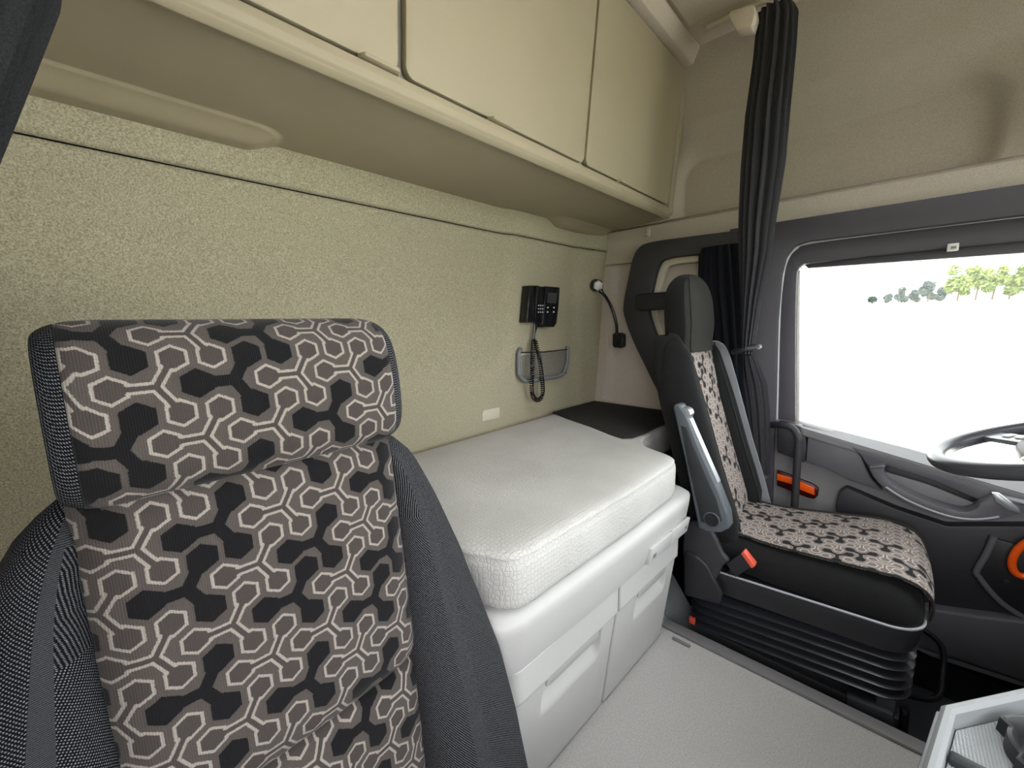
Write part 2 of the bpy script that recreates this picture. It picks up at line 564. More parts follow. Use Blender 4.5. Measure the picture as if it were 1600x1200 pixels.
# rear wall: padded panel with a wide soft recess and a chamfered far end
def rear_surface(y, z):
    # recess to the left of y~1.25 and above z~0.88 with a rounded corner
    cy, cz, rad = 1.12, 1.03, 0.15
    dy, dz = y - cy, cz - z
    if dy > 0 and dz > 0: d = math.hypot(dy, dz) - rad
    else: d = max(dy - rad, dz - rad)
    rec = 1 - sstep(-0.045, 0.03, d)
    x = XR - 0.022 * rec
    x += 0.035 * sstep(1.70, 1.80, y) * 0.5 + 0.02 * sstep(1.80, 1.93, y)
    x += 0.012 * sstep(1.30, 1.45, z)
    return (x, y, z)
struct(grid('wall_rear', rear_surface, -0.28, 1.99, 150, 0.40, 1.4515, 90, 'wall_fabric', thick=0.03))
def rear_strip(y, z):
    x, _, _ = rear_surface(y, 1.45)
    return (x + 0.006 - 0.006 * sstep(1.462, 1.454, z), y, z)
struct(grid('trim_1', rear_strip, -0.28, 1.99, 60, 1.4545, 1.60, 14, 'wall_fabric', thick=0.03))

# driver's side wall: beige panels above the dark frame, with the long pressed recess
def side_y(z): return 1.90 + 0.1 * (z - 0.66) if z < 1.46 else 1.98 - 0.22 * max(0.0, z - 1.88)
def side_lower(x, z):
    y = side_y(z) - 0.012 * (1 - sstep(-1.10, -1.04, x))
    return (x, y, z)
struct(grid('wall_left', side_lower, -1.20, -0.55, 60, 0.40, 1.3835, 50, 'wall_felt', thick=0.03))
def side_mid(x, z): return (x, side_y(z) - 0.016 - 0.010 * sstep(1.46, 1.50, z) + 0.02 * sstep(1.548, 1.56, z), z)
struct(grid('trim_2', side_mid, -1.20, 1.2, 60, 1.386, 1.56, 10, 'wall_felt', thick=0.02))
def side_upper(x, z):
    y = side_y(z) - 0.016
    cx0, cx1, cz0, cz1, r = -0.79, 0.19, 1.50, 1.87, 0.11
    # rounded box distance
    qx = abs(x - (cx0 + cx1) / 2) - (cx1 - cx0) / 2 + r
    qz = abs(z - (cz0 + cz1) / 2) - (cz1 - cz0) / 2 + r
    d = math.hypot(max(qx, 0), max(qz, 0)) + min(max(qx, qz), 0) - r
    top = sstep(1.72, 1.84, z)
    soft = lerp(0.03, 0.09, top)
    y += 0.045 * (1 - sstep(-soft, 0.02, d))
    d2 = max(abs(x + 0.30) - 0.55, abs(z - 1.70) - 0.235)
    y += 0.016 * (1 - sstep(-0.05, 0.012, d2))
    y -= 0.012 * sstep(2.02, 2.10, z)
    return (x, y, z)
struct(grid('wall_left_upper', side_upper, -1.20, 1.2, 240, 1.555, 2.23, 100, 'wall_felt', thick=0.02))

# ceiling with the trim band along the lockers
HX0, HX1, HY0, HY1 = -0.25, 0.75, 0.55, 1.44          # opening of an added, unseen roof hatch for daylight from above
struct(box('ceiling', (-0.69, -0.35, 2.195), (HX0, 2.02, 2.23), 'ceiling_felt'))
struct(box('ceiling_front', (HX1, -0.35, 2.195), (1.25, 2.02, 2.23), 'ceiling_felt'))
struct(box('ceiling_side', (HX0, -0.35, 2.195), (HX1, HY0, 2.23), 'ceiling_felt'))
struct(box('ceiling_far_side', (HX0, HY1, 2.195), (HX1, 2.02, 2.23), 'ceiling_felt'))
struct(box('window_added_hatch', (HX0, HY0, 2.285), (HX1, HY1, 2.29), 'window_glass'))  # pane of the added hatch, out of view, there to let daylight in
struct(prism('trim_3', [(-0.76, -0.30, 2.142), (-0.700, -0.30, 2.142), (-0.672, -0.30, 2.188), (-0.672, -0.30, 2.21), (-0.76, -0.30, 2.21)], (0, 2.24, 0), 'ceiling_felt', bevel=0.004))
# raised step in the ceiling
struct(prism('trim_4', [(-0.655, 1.50, 2.178), (-0.655, 1.72, 2.178), (1.0, 1.72, 2.178), (1.0, 1.50, 2.178)], (0, 0, 0.03), 'ceiling_felt', bevel=0.008))

# passenger side: body wall behind the open door, roof side above it (behind the camera)
struct(box('wall_right', (-1.20, -0.32, -0.05), (-0.06, -0.285, 2.23), 'wall_felt'))
struct(box('wall_right_upper', (-0.06, -0.32, 1.52), (1.25, -0.285, 2.23), 'wall_felt'))
struct(box('door_2', (-0.06, -0.33, -0.40), (0.88, -0.285, 0.66), 'door_plastic', bevel=0.006))
struct(box('wall_right_front', (0.88, -0.32, -0.4), (1.25, -0.285, 1.52), 'dark_trim'))
# front: header above the windscreen, dashboard below it
struct(box('wall_front', (1.14, -0.32, 1.78), (1.20, 2.02, 2.23), 'wall_felt'))
struct(box('wall_front_lower', (1.10, -0.32, -0.40), (1.16, 2.02, 0.72), 'dark_trim'))
o = struct(box('window_2', (1.125, -0.28, 0.72), (1.131, 2.0, 1.78), 'window_glass'))
# outer cab body behind the linings
struct(box('wall_rear_outer', (-1.34, -0.36, -0.50), (-1.26, 2.12, 2.30), 'black_plastic'))
struct(box('wall_left_outer', (-1.30, 2.035, -0.50), (-0.335, 2.10, 2.30), 'black_plastic'))
struct(box('wall_left_outer_upper', (-0.34, 2.035, 1.40), (1.25, 2.10, 2.30), 'black_plastic'))
struct(box('wall_left_outer_lower', (-0.34, 2.035, -0.50), (1.25, 2.10, 0.42), 'black_plastic'))
struct(box('wall_right_outer', (-1.30, -0.40, -0.50), (-0.06, -0.33, 2.30), 'black_plastic'))
struct(box('floor_outer', (-1.30, -0.40, -1.0), (1.25, 2.10, -0.31), 'black_plastic'))
struct(box('ceiling_outer', (-1.30, -0.40, 2.235), (HX0, 2.10, 2.30), 'white_plastic'))
struct(box('ceiling_outer_front', (HX1, -0.40, 2.235), (1.30, 2.10, 2.30), 'white_plastic'))
struct(box('ceiling_outer_side', (HX0, -0.40, 2.235), (HX1, HY0, 2.30), 'white_plastic'))
struct(box('ceiling_outer_far_side', (HX0, HY1, 2.235), (HX1, 2.10, 2.30), 'white_plastic'))
# floor under the bunk and rear edge closers
struct(box('floor_under_bunk', (-1.22, -0.32, -0.05), (-0.60, 2.0, 0.0), 'black_plastic'))

# ------------------------------------------------------------------ overhead lockers
def build_lockers():
    t = thing('overhead_locker', (-0.95, 0.82, 1.55), 'long beige overhead locker with three flap doors on the rear wall', 'locker')
    def under(x, y):
        z = 1.549 + 0.010 * sstep(-1.05, -0.80, x)
        # shallow housings that bulge down against the wall, left and right
        for (c, hw) in ((-0.06, 0.47), (1.74, 0.24)):
            qx = x - (-1.075); qy = abs(y - c) - hw
            r = 0.07
            dx, dy = qx + r, qy + r
            d = math.hypot(max(dx, 0), max(dy, 0)) + min(max(dx, dy), 0) - r
            z -= 0.022 * (1 - sstep(-0.07, 0.0, d)) + 0.005 * (1 - sstep(-0.006, 0.0, d))
        return (x, y, z)
    b = grid('underside', under, -1.20, -0.787, 120, -0.27, 1.93, 260, 'locker_plastic', t, thick=0.012, flip=True, sharp=60)
    # front rail: rounded nose below the doors
    prof = [(-0.795, 1.548), (-0.780, 1.553), (-0.771, 1.562), (-0.768, 1.575), (-0.772, 1.592), (-0.782, 1.597), (-0.80, 1.597), (-0.80, 1.556)]
    prism('front_rail', [(x, -0.27, z) for x, z in prof], (0, 2.155, 0), 'locker_plastic', t, bevel=0.0015)
    prism('lip_bead', [(-0.790, -0.27, 1.5475), (-0.777, -0.27, 1.5535), (-0.775, -0.27, 1.5565), (-0.79, -0.27, 1.5525)], (0, 2.155, 0), 'locker_plastic', t)
    # carcass behind the doors
    prism('carcass', [(-1.19, -0.27, 1.60), (-0.806, -0.27, 1.60), (-0.752, -0.27, 2.15), (-1.19, -0.27, 2.20)], (0, 2.20, 0), 'bunk_plastic_dark', t)
    # dark shadow groove under the doors is real depth between rail and doors
    def face(z): return lerp(-0.785, -0.732, (z - 1.605) / 0.53)
    # doors
    for (y0, y1) in ((-0.14, 0.523), (0.541, 1.212), (1.222, 1.895)):
        z0, z1 = 1.607, 2.136
        r = 0.022
        outline = []
        for (cy, cz, a0) in ((y1 - r, z1 - r, 0), (y0 + r, z1 - r, 90), (y0 + r, z0 + r, 180), (y1 - r, z0 + r, 270)):
            for k in range(6):
                a = math.radians(a0 + k * 18)
                yy, zz = cy + r * math.cos(a), cz + r * math.sin(a)
                outline.append((face(zz), yy, zz))
        d = prism('flap_door', outline, (-0.016, 0, 0.0016), 'locker_plastic', t, bevel=0.003, seg=2)
        # latch tab tucked under the lower edge
        for yc in ((y0 + y1) / 2 - 0.06,):
            if y1 < 0.6: yc = y1 - 0.045
            if y0 > 1.2: yc = 1.47
            l = prism('latch', [(-0.7835, yc - 0.045, 1.598), (-0.7655, yc - 0.037, 1.598), (-0.7655, yc + 0.037, 1.598), (-0.7835, yc + 0.045, 1.598)], (0, 0, 0.0075), 'locker_plastic', d, bevel=0.002)
    # end cap by the driver's side wall
    prism('end_cap', [(-1.19, 1.898, 1.556), (-0.80, 1.898, 1.556), (-0.776, 1.898, 1.575), (-0.778, 1.898, 1.60), (-0.735, 1.898, 2.14), (-1.19, 1.898, 2.19)], (0, 0.045, 0), 'locker_plastic', t, bevel=0.005)
build_lockers()

# ------------------------------------------------------------------ bunk: base, drawers, mattress
def xf(y): return -0.485 + 0.047 * (y - 0.5)          # front line of the bunk in plan
def build_bunk():
    t = thing('bunk_cabinet', (-0.80, 0.85, 0.0), 'grey plastic bunk base with two front drawers and a switch strip', 'bunk base')
    # rail under the mattress, running round the near corner
    def rail_path(off, n=1):
        pts = []
        pts += [(-0.70 + off, 0.41 - off * 0.3), (-0.61 + off * 0.6, 0.447 - off * 0.9), (-0.545 + off * 0.5, 0.474 - off), (-0.512 + off * 0.6, 0.484 - off), (-0.494 + off * 0.85, 0.496 - off * 0.7), (xf(0.53) + off, 0.53 - off * 0.2), (xf(0.56) + off, 0.56)]
        for k in range(1, 11):
            y = 0.56 + (1.285 - 0.56) * k / 10
            pts.append((xf(y) + off + 0.006 * math.sin(math.pi * k / 10), y))
        pts += [(xf(1.3) - 0.012 + off, 1.315 + off * 0.3), (xf(1.3) - 0.05 + off, 1.33 + off * 0.8), (-0.66 + off, 1.34)]
        return pts
    prof = [(0.0, 0.548), (0.017, 0.540), (0.022, 0.530), (0.020, 0.512), (0.012, 0.455), (0.000, 0.412), (-0.05, 0.412), (-0.05, 0.548)]
    rings = []
    n = len(rail_path(0))
    for i in range(n):
        rings.append([(rail_path(o)[i][0], rail_path(o)[i][1], z) for o, z in prof])
    loft('rail', rings, 'bunk_plastic', t, sharp=40)
    # carcass
    prism('carcass', [(-1.17, -0.25, 0.0), (-0.66, -0.25, 0.0), (-0.66, 0.46, 0.0), (-0.56, 0.52, 0.0), (-0.56, 1.27, 0.0), (-0.64, 1.30, 0.0), (-0.64, 1.89, 0.0), (-1.17, 1.89, 0.0)], (0, 0, 0.535), 'black_plastic', t)
    prism('rear_seat_panel', [(-0.645, 1.31, 0.0), (-0.625, 1.31, 0.0), (-0.625, 1.88, 0.0), (-0.645, 1.88, 0.0)], (0, 0, 0.54), 'black_plastic', t)
    # two drawers; the front folds at z = .325 and leans in towards the floor
    def drawer(y0, y1, curl0, h0, h1):
        zs = [0.012, 0.05, 0.20, 0.318, 0.325, 0.332, 0.400, 0.406]
        def xo(z): return interp(z, [(0.0, -0.052), (0.05, -0.046), (0.318, -0.012), (0.327, -0.004), (0.406, -0.004)])
        def f(u, z):
            y = u
            x = xf(y) + xo(z)
            if curl0: x -= 0.075 * (1 - sstep(y0 - 0.01, y0 + 0.075, y)) ** 1.5
            # pull recess
            c0, c1 = h0, h1
            if z < 0.322:
                depth = (1 - sstep(0.0, 0.012, c0 - y)) * (1 - sstep(0.0, 0.012, y - c1)) * sstep(0.215, 0.268, z)
                x -= 0.026 * depth
            return (x, y, z)
        nz = 90
        g = grid('drawer', f, y0, y1, 110, 0.012, 0.405, nz, 'bunk_plastic', t, thick=0.012, sharp=35)
        # pull plate covering the upper half of the recess
        y0h, y1h = h0 + 0.004, h1 - 0.004
        pts = [(xf(y0h) - 0.010, y0h, 0.330), (xf(y1h) - 0.010, y1h, 0.330), (xf(y1h) - 0.016, y1h, 0.292), (xf(y1h - 0.01) - 0.018, y1h - 0.012, 0.286), (xf(y0h + 0.01) - 0.018, y0h + 0.012, 0.286), (xf(y0h) - 0.016, y0h, 0.292)]
        prism('handle', pts, (-0.006, 0, 0), 'bunk_plastic', g, bevel=0.002)
        return g
    drawer(0.470, 0.905, True, 0.625, 0.835)
    drawer(0.918, 1.275, False, 1.035, 1.215)
    # switch strip let into the rail
    for (ya, yb) in ((1.025, 1.158), (1.161, 1.285)):
        s = prism('switch_cover', [(xf(ya) + 0.019, ya, 0.418), (xf(yb) + 0.019, yb, 0.418), (xf(yb) + 0.028, yb, 0.470), (xf(ya) + 0.028, ya, 0.470)], (-0.012, 0, 0), 'bunk_plastic', t, bevel=0.003)
        for q in range(2):
            yy = (ya + 0.018 + q * 0.010) if ya < 1.1 else (yb - 0.03 + q * 0.010)
            zz = 0.432 if ya < 1.1 else 0.436
            prism('symbol', [(xf(yy) + 0.0225, yy, zz), (xf(yy) + 0.0225, yy + 0.007, zz), (xf(yy) + 0.0242, yy + 0.007, zz + 0.012), (xf(yy) + 0.0242, yy, zz + 0.012)], (0.0006, 0, 0), 'print_grey', s)
build_bunk()

def build_mattress():
    # plan outline of the mattress (counter-clockwise), rounded corners
    pts = [(-1.168, -0.20), (-0.66, -0.20), (-0.67, 0.36), (-0.62, 0.44), (-0.545, 0.476), (-0.482, 0.502), (-0.468, 0.54), (-0.466, 0.62), (-0.450, 0.95), (-0.448, 1.20), (-0.462, 1.262), (-0.53, 1.292), (-0.60, 1.32), (-0.635, 1.40), (-0.64, 1.86), (-1.14, 1.87)]
    # densify and smooth the outline
    def dens(p, it=2):
        for _ in range(it):
            q = []
            for i in range(len(p)):
                a, b = Vector(p[i]), Vector(p[(i + 1) % len(p)])
                q += [a * 0.75 + b * 0.25, a * 0.25 + b * 0.75]
            p = q
        return [Vector(v) for v in p]
    P = []
    for i in range(len(pts)):
        a, b = Vector(pts[i]), Vector(pts[(i + 1) % len(pts)])
        n = max(1, int((b - a).length / 0.05))
        for k in range(n): P.append(a.lerp(b, k / n))
    P = dens(P, 1)
    # resample to fixed count
    L = [0.0]
    for i in range(len(P)): L.append(L[-1] + (P[(i + 1) % len(P)] - P[i]).length)
    N = 260; ring = []
    for k in range(N):
        s = L[-1] * k / N
        i = max(j for j in range(len(P)) if L[j] <= s)
        ring.append(P[i].lerp(P[(i + 1) % len(P)], (s - L[i]) / max(1e-9, L[i + 1] - L[i])))
    def inset(d):
        out = []
        for i in range(N):
            t = (ring[(i + 2) % N] - ring[i - 2]).normalized()
            out.append(ring[i] + Vector((-t.y, t.x)) * d)
        return out
    levels = [(0.030, 0.5485), (0.012, 0.5515), (0.003, 0.557), (0.0, 0.57), (0.0, 0.635), (0.002, 0.648), (0.0055, 0.6535), (0.004, 0.6565), (0.006, 0.663), (0.014, 0.668), (0.03, 0.671), (0.06, 0.673)]
    rings = [[(p.x, p.y, z) for p in inset(d)] for d, z in levels]
    c = Vector((-0.83, 0.85))
    last = inset(0.06)
    for s in (0.9, 0.78, 0.62, 0.45, 0.28, 0.12, 0.02):
        rings.append([(lerp(c.x, p.x, s), lerp(c.y, p.y, s), 0.673 + 0.004 * (1 - s * s)) for p in last])
    o = loft('mattress', rings, 'mattress_cloth', None, True, sharp=65)
    tag(o, 'pale grey embossed mattress lying on the bunk base', 'mattress')
build_mattress()
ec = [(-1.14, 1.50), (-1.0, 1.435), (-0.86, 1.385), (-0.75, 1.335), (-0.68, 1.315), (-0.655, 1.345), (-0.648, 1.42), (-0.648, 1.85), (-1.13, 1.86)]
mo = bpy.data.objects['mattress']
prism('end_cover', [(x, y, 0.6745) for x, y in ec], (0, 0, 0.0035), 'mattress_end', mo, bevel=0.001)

# ------------------------------------------------------------------ passenger seat (near left)
def build_passenger_seat():
    Y0 = 0.147
    t = thing('passenger_seat', (-0.40, Y0, 0.0), 'near passenger seat with propeller-pattern cloth, black knit bolsters and separate headrest', 'seat')
    def bx_(z): return interp(z, [(0.20, -0.475), (0.33, -0.492), (0.60, -0.520), (0.93, -0.555), (1.0, -0.56)])
    # patterned inserts: upper panel bulges over the lower one at z = .58
    def panel(name, z0, z1, tk, w0, w1):
        zc, hz = (z0 + z1) / 2, (z1 - z0) / 2
        xa, xb = bx_(z0), bx_(z1)
        N = Vector((hz * 2, 0, -(xb - xa))).normalized()
        V = Vector(((xb - xa) / 2, 0, hz))
        wf = lambda v: lerp(w0, w1, (v + 1) / 2) / 0.18
        return cushion(name, ((xa + xb) / 2, Y0, zc), (0, 0.18, 0), V, N, 'propeller_cloth', t, 60, 50, edge=0.05, thick=tk, depth=0.05, uvoff=(0.0, zc), wfun=wf,
                       f=lambda u, v: 0.012 * (1 - u * u) - 0.012)
    panel('upper_insert', 0.578, 0.945, 0.042, 0.172, 0.170)
    panel('lower_insert', 0.20, 0.585, 0.034, 0.165, 0.172)
    # side bolsters: black knit rolls, wider and more forward towards the seat
    for s, nm in ((1, 'bolster'), (-1, 'bolster')):
        rings, uvs = [], []
        zs = [0.16 + 0.78 * k / 40 for k in range(41)]
        nseg = 28
        for z in zs:
            outer = interp(z, [(0.16, 0.365), (0.37, 0.348), (0.51, 0.328), (0.72, 0.278), (0.82, 0.245), (0.88, 0.220), (0.91, 0.203), (0.94, 0.17)])
            inner = interp(z, [(0.16, 0.150), (0.6, 0.158), (0.85, 0.162), (0.94, 0.150)])
            fw = interp(z, [(0.16, 0.075), (0.40, 0.066), (0.60, 0.052), (0.80, 0.030), (0.90, 0.010), (0.94, -0.03)])
            bk = interp(z, [(0.16, 0.04), (0.50, 0.05), (0.68, 0.09), (0.80, 0.11), (0.90, 0.08), (0.94, 0.04)])
            cx = bx_(z); ring = []; acc = 0; prev = None
            cyl = (outer + inner) / 2; hw = (outer - inner) / 2
            for (ex, ey) in superellipse(nseg, 1, 1, 2.6):
                xx = cx + (fw + bk) / 2 * ex + (fw - bk) / 2
                yy = Y0 + s * (cyl + hw * ey)
                p = Vector((xx, yy, z))
                if prev is not None: acc += (p - prev).length
                prev = p
                ring.append(p); uvs.append((acc, z))
            rings.append(ring)
        loft(nm, rings, 'bolster_knit', t, True, uvs, sharp=80)
    # hard back shell
    box('back_shell', (-0.66, Y0 - 0.20, 0.20), (-0.585, Y0 + 0.20, 0.90), 'black_plastic', t, bevel=0.03, seg=3)
    # headrest: a rolled pad wrapped in the pattern cloth, knit side panels
    hw = 0.172
    prof = []   # closed x-z profile, clockwise from the lower back
    import_pts = [(-0.635, 0.955), (-0.600, 0.936), (-0.560, 0.930), (-0.530, 0.934), (-0.512, 0.946), (-0.505, 0.968), (-0.505, 1.00), (-0.510, 1.04), (-0.520, 1.075), (-0.535, 1.096), (-0.558, 1.108), (-0.59, 1.110), (-0.618, 1.104), (-0.634, 1.085), (-0.640, 1.04), (-0.640, 0.99)]
    prof = [Vector((x, 0, z)) for x, z in import_pts]
    prof = smooth_path(prof + [prof[0]], 5)[:-1]
    cen = Vector((-0.575, 0, 1.02))
    def ring_at(y, k): return [Vector((cen.x + (p.x - cen.x) * k, y, cen.z + (p.z - cen.z) * k)) for p in prof]
    def seg_loft(name, ys, mat, caps):
        rings, uvs = [], []
        for y in ys:
            e = hw - abs(y - Y0)
            k = 1.0 if e > 0.04 else 0.80 + 0.20 * math.sqrt(max(0, 1 - (1 - e / 0.04) ** 2))
            acc = 0; prev = None; r = ring_at(y, k)
            for p in r:
                if prev is not None: acc += (p - prev).length
                prev = p; uvs.append((y - Y0, acc + 0.93))
            rings.append(r)
        return loft(name, rings, mat, hr, caps, uvs, sharp=80)
    hr = t
    seg_loft('headrest', [Y0 - 0.156 + 0.312 * k / 50 for k in range(51)], 'propeller_cloth', True)
    for s in (-1, 1):
        seg_loft('headrest_side', [Y0 + s * (0.156 + 0.016 * math.sin(k / 8 * math.pi / 2)) for k in range(9)], 'bolster_knit', True)
    for s in (-1, 1):
        tube('headrest_post', [(-0.60, Y0 + s * 0.06, 0.86), (-0.60, Y0 + s * 0.06, 0.95)], 0.007, 'steel', t)
    # seat cushion and pedestal (mostly below the frame)
    box('seat_cushion', (-0.47, Y0 - 0.25, 0.22), (-0.03, Y0 + 0.25, 0.36), 'bolster_knit', t, bevel=0.05, seg=4)
    box('pedestal', (-0.50, Y0 - 0.19, 0.0), (-0.10, Y0 + 0.19, 0.23), 'black_plastic', t, bevel=0.02)
build_passenger_seat()

# ------------------------------------------------------------------ driver's seat
def build_driver_seat():
    YC = 1.62
    t = thing('driver_seat', (-0.18, YC, -0.24), 'driver seat with patterned cushion, black bolsters and folded armrests beside the door', 'seat')
    # ---- cushion: patterned top, black side skirts
    def top_z(x): return interp(x, [(-0.42, 0.375), (-0.20, 0.375), (0.0, 0.405), (0.08, 0.408), (0.115, 0.395), (0.138, 0.365), (0.146, 0.32), (0.142, 0.27)])
    # path along the cushion from the back over the rounded nose
    path = [(-0.42, 0.385), (-0.36, 0.378), (-0.24, 0.376), (-0.10, 0.390), (0.02, 0.405), (0.08, 0.405), (0.115, 0.393), (0.138, 0.366), (0.147, 0.33), (0.145, 0.285)]
    sp_ = smooth_path([Vector((x, 0, z)) for x, z in path], 6)
    acc = [0]
    for a, b in zip(sp_, sp_[1:]): acc.append(acc[-1] + (b - a).length)
    def hwid(s): return interp(s, [(0, 0.15), (0.15, 0.165), (0.45, 0.200), (0.54, 0.190), (0.60, 0.165), (0.70, 0.13)])
    verts, uv, faces = [], [], []
    nu = 24
    for i, p in enumerate(sp_):
        w = hwid(acc[i])
        tx = (sp_[min(i + 1, len(sp_) - 1)] - sp_[max(i - 1, 0)]).normalized()
        n = Vector((-tx.z, 0, tx.x))
        for k in range(nu + 1):
            u = -1 + 2 * k / nu
            verts.append(Vector((p.x, YC + u * w, p.z)) + n * (0.008 * (1 - u * u)))
            uv.append((u * w, acc[i]))
    W = nu + 1
    for i in range(len(sp_) - 1):
        for k in range(nu):
            a = i * W + k
            faces.append((a, a + W, a + W + 1, a + 1))
    o = mesh_obj('cushion_top', verts, faces, 'propeller_cloth_driver', t, uv, 60)
    m = o.modifiers.new('thickness', 'SOLIDIFY'); m.thickness = 0.004; m.offset = -1
    # black cushion body (skirts): rounded loft a little below the top cloth
    rings = []
    for x in [-0.44, -0.425, -0.39, -0.30, -0.20, -0.10, 0.0, 0.06, 0.10, 0.122, 0.134]:
        zt = interp(x, [(-0.44, 0.34), (-0.42, 0.372), (-0.2, 0.372), (0.0, 0.400), (0.07, 0.398), (0.10, 0.382), (0.122, 0.355), (0.134, 0.32)])
        zb = 0.245
        hw = interp(x, [(-0.44, 0.17), (-0.40, 0.20), (-0.2, 0.222), (0.05, 0.225), (0.10, 0.205), (0.134, 0.16)])
        ring = []
        for (ey, ez) in superellipse(32, 1, 1, 3.6):
            ring.append((x, YC + hw * ey, (zt + zb) / 2 + (zt - zb) / 2 * ez - 0.001))
        rings.append(ring)
    loft('cushion_body', rings, 'seat_black', t, sharp=80)
    # piping between cloth and skirt, both sides
    for s in (-1, 1):
        tube('piping', [Vector((p.x, YC + s * (hwid(acc[i]) + 0.002), p.z + 0.002)) for i, p in enumerate(sp_) if p.x > -0.36], 0.0035, 'seat_charcoal', t, 6)
    # ---- seat pan: black tub with a pale bead painting in its edge highlight
    def rrect(z, x0, x1, hw, r, n=8):
        out = []
        for (cx, cy, a0) in ((x1 - r, YC + hw - r, 0), (x0 + r, YC + hw - r, 90), (x0 + r, YC - hw + r, 180), (x1 - r, YC - hw + r, 270)):
            for k in range(n):
                a = math.radians(a0 + 90 * k / (n - 1))
                out.append(Vector((cx + r * math.cos(a), cy + r * math.sin(a), z)))
        return out
    def tilt(ring, k=0.11): return [Vector((p.x, p.y, p.z + (p.x + 0.15) * k)) for p in ring]
    pan = [tilt(rrect(z, x0, x1, hw, 0.075), 0.06) for z, x0, x1, hw in ((0.185, -0.455, 0.118, 0.222), (0.190, -0.46, 0.126, 0.228), (0.235, -0.462, 0.134, 0.232), (0.262, -0.462, 0.138, 0.232), (0.268, -0.46, 0.134, 0.229), (0.266, -0.455, 0.126, 0.222))]
    loft('seat_pan', pan, 'black_plastic', t, sharp=40)
    bead = tilt(rrect(0.268, -0.455, 0.1365, 0.2315, 0.075, 10), 0.06)
    tube('pan_highlight', bead, 0.0035, 'trim_highlight', t, 6, closed=True)
    # ---- bellows
    rings = []
    zz = 0.045
    nf = 5
    for k in range(nf * 4 + 1):
        ph = k / 4
        g = 0.012 * math.cos(2 * math.pi * ph)
        z = 0.040 + 0.145 * k / (nf * 4)
        rings.append(tilt(rrect(z, -0.452 - g * 0.5, 0.118 + g, 0.214 + g, 0.07), 0.10))
    loft('bellows', rings, 'rubber', t, sharp=80)
    # ---- floor frame and slide rails
    for s in (-1, 1):
        box('slide_rail', (-0.44, YC + s * 0.17 - 0.02, -0.06), (0.12, YC + s * 0.17 + 0.02, -0.01), 'steel', t, bevel=0.004)
    box('pedestal', (-0.42, YC - 0.16, -0.24), (0.08, YC + 0.16, 0.06), 'black_plastic', t, bevel=0.01)
    tube('adjuster_bar', smooth_path([(0.06, YC - 0.16, 0.05), (0.12, YC - 0.13, 0.03), (0.185, YC - 0.08, 0.025), (0.20, YC + 0.0, 0.05), (0.195, YC + 0.10, 0.09), (0.10, YC + 0.14, 0.11)], 6), 0.008, 'gloss_black', t)
    # fold-out step box and small scissor strut at the front near corner
    prism('front_cover', [at_y(1322, 1088, 1.385), at_y(1396, 1118, 1.385), at_y(1398, 1142, 1.385), at_y(1324, 1108, 1.385)], (0, 0.05, 0), 'charcoal_plastic', t, bevel=0.004)
    box('front_bracket', (0.06, 1.40, -0.02), (0.10, 1.44, 0.06), 'charcoal_plastic', t, bevel=0.005)
    tube('front_strut', [(0.128, 1.40, -0.24), (0.118, 1.41, 0.05)], 0.010, 'gloss_black', t)
    # ---- backrest
    def bxr(z): return interp(z, [(0.30, -0.345), (0.42, -0.365), (0.60, -0.425), (0.80, -0.485), (1.0, -0.530), (1.26, -0.560)])
    # patterned insert as a pad between the bolsters
    def ins(u, z):
        w = interp(z, [(0.36, 0.135), (0.6, 0.135), (0.98, 0.130)])
        return (bxr(z) + 0.010 * (1 - u * u), YC + u * w, z)
    g = grid('back_insert', ins, -1, 1, 20, 0.335, 0.990, 50, 'propeller_cloth_driver', t, thick=0.03, uvf=lambda u, z: (u * 0.133, z * 1.06))
    # bolsters
    for s in (-1, 1):
        rings, nseg = [], 24
        for k in range(37):
            z = 0.315 + 0.735 * k / 36
            inn = 0.125
            out = interp(z, [(0.315, 0.17), (0.36, 0.205), (0.5, 0.222), (0.80, 0.222), (0.92, 0.21), (1.0, 0.175), (1.05, 0.135)])
            fw = interp(z, [(0.315, 0.03), (0.42, 0.045), (0.80, 0.040), (0.98, 0.020), (1.05, -0.03)])
            bk = interp(z, [(0.315, 0.08), (0.45, 0.12), (0.85, 0.105), (1.05, 0.06)])
            ring = []
            for (ex, ey) in superellipse(nseg, 1, 1, 2.6):
                ring.append((bxr(z) + (fw + bk) / 2 * ex + (fw - bk) / 2, YC + s * ((inn + out) / 2 + (out - inn) / 2 * ey), z))
            rings.append(ring)
        loft('bolster', rings, 'seat_black', t, sharp=80)
        path = [(bxr(z) + interp(z, [(0.36, 0.040), (0.80, 0.034), (0.98, 0.014)]) , YC + s * 0.145, z) for z in [0.36 + 0.62 * k / 20 for k in range(21)]]
        tube('piping', path, 0.0035, 'seat_charcoal', t, 6)
    # upholstered back (rear side of the seat)
    rings = []
    for k in range(25):
        z = 0.30 + 0.74 * k / 24
        hw = interp(z, [(0.30, 0.17), (0.4, 0.205), (0.9, 0.205), (1.04, 0.15)])
        ring = []
        for (ex, ey) in superellipse(28, 1, 1, 4):
            ring.append((bxr(z) - 0.075 + 0.050 * ex, YC + hw * ey, z))
        rings.append(ring)
    loft('back_shell', rings, 'seat_black', t, sharp=80)
    # integrated headrest: tall rounded block with a lighter front face
    rings = []
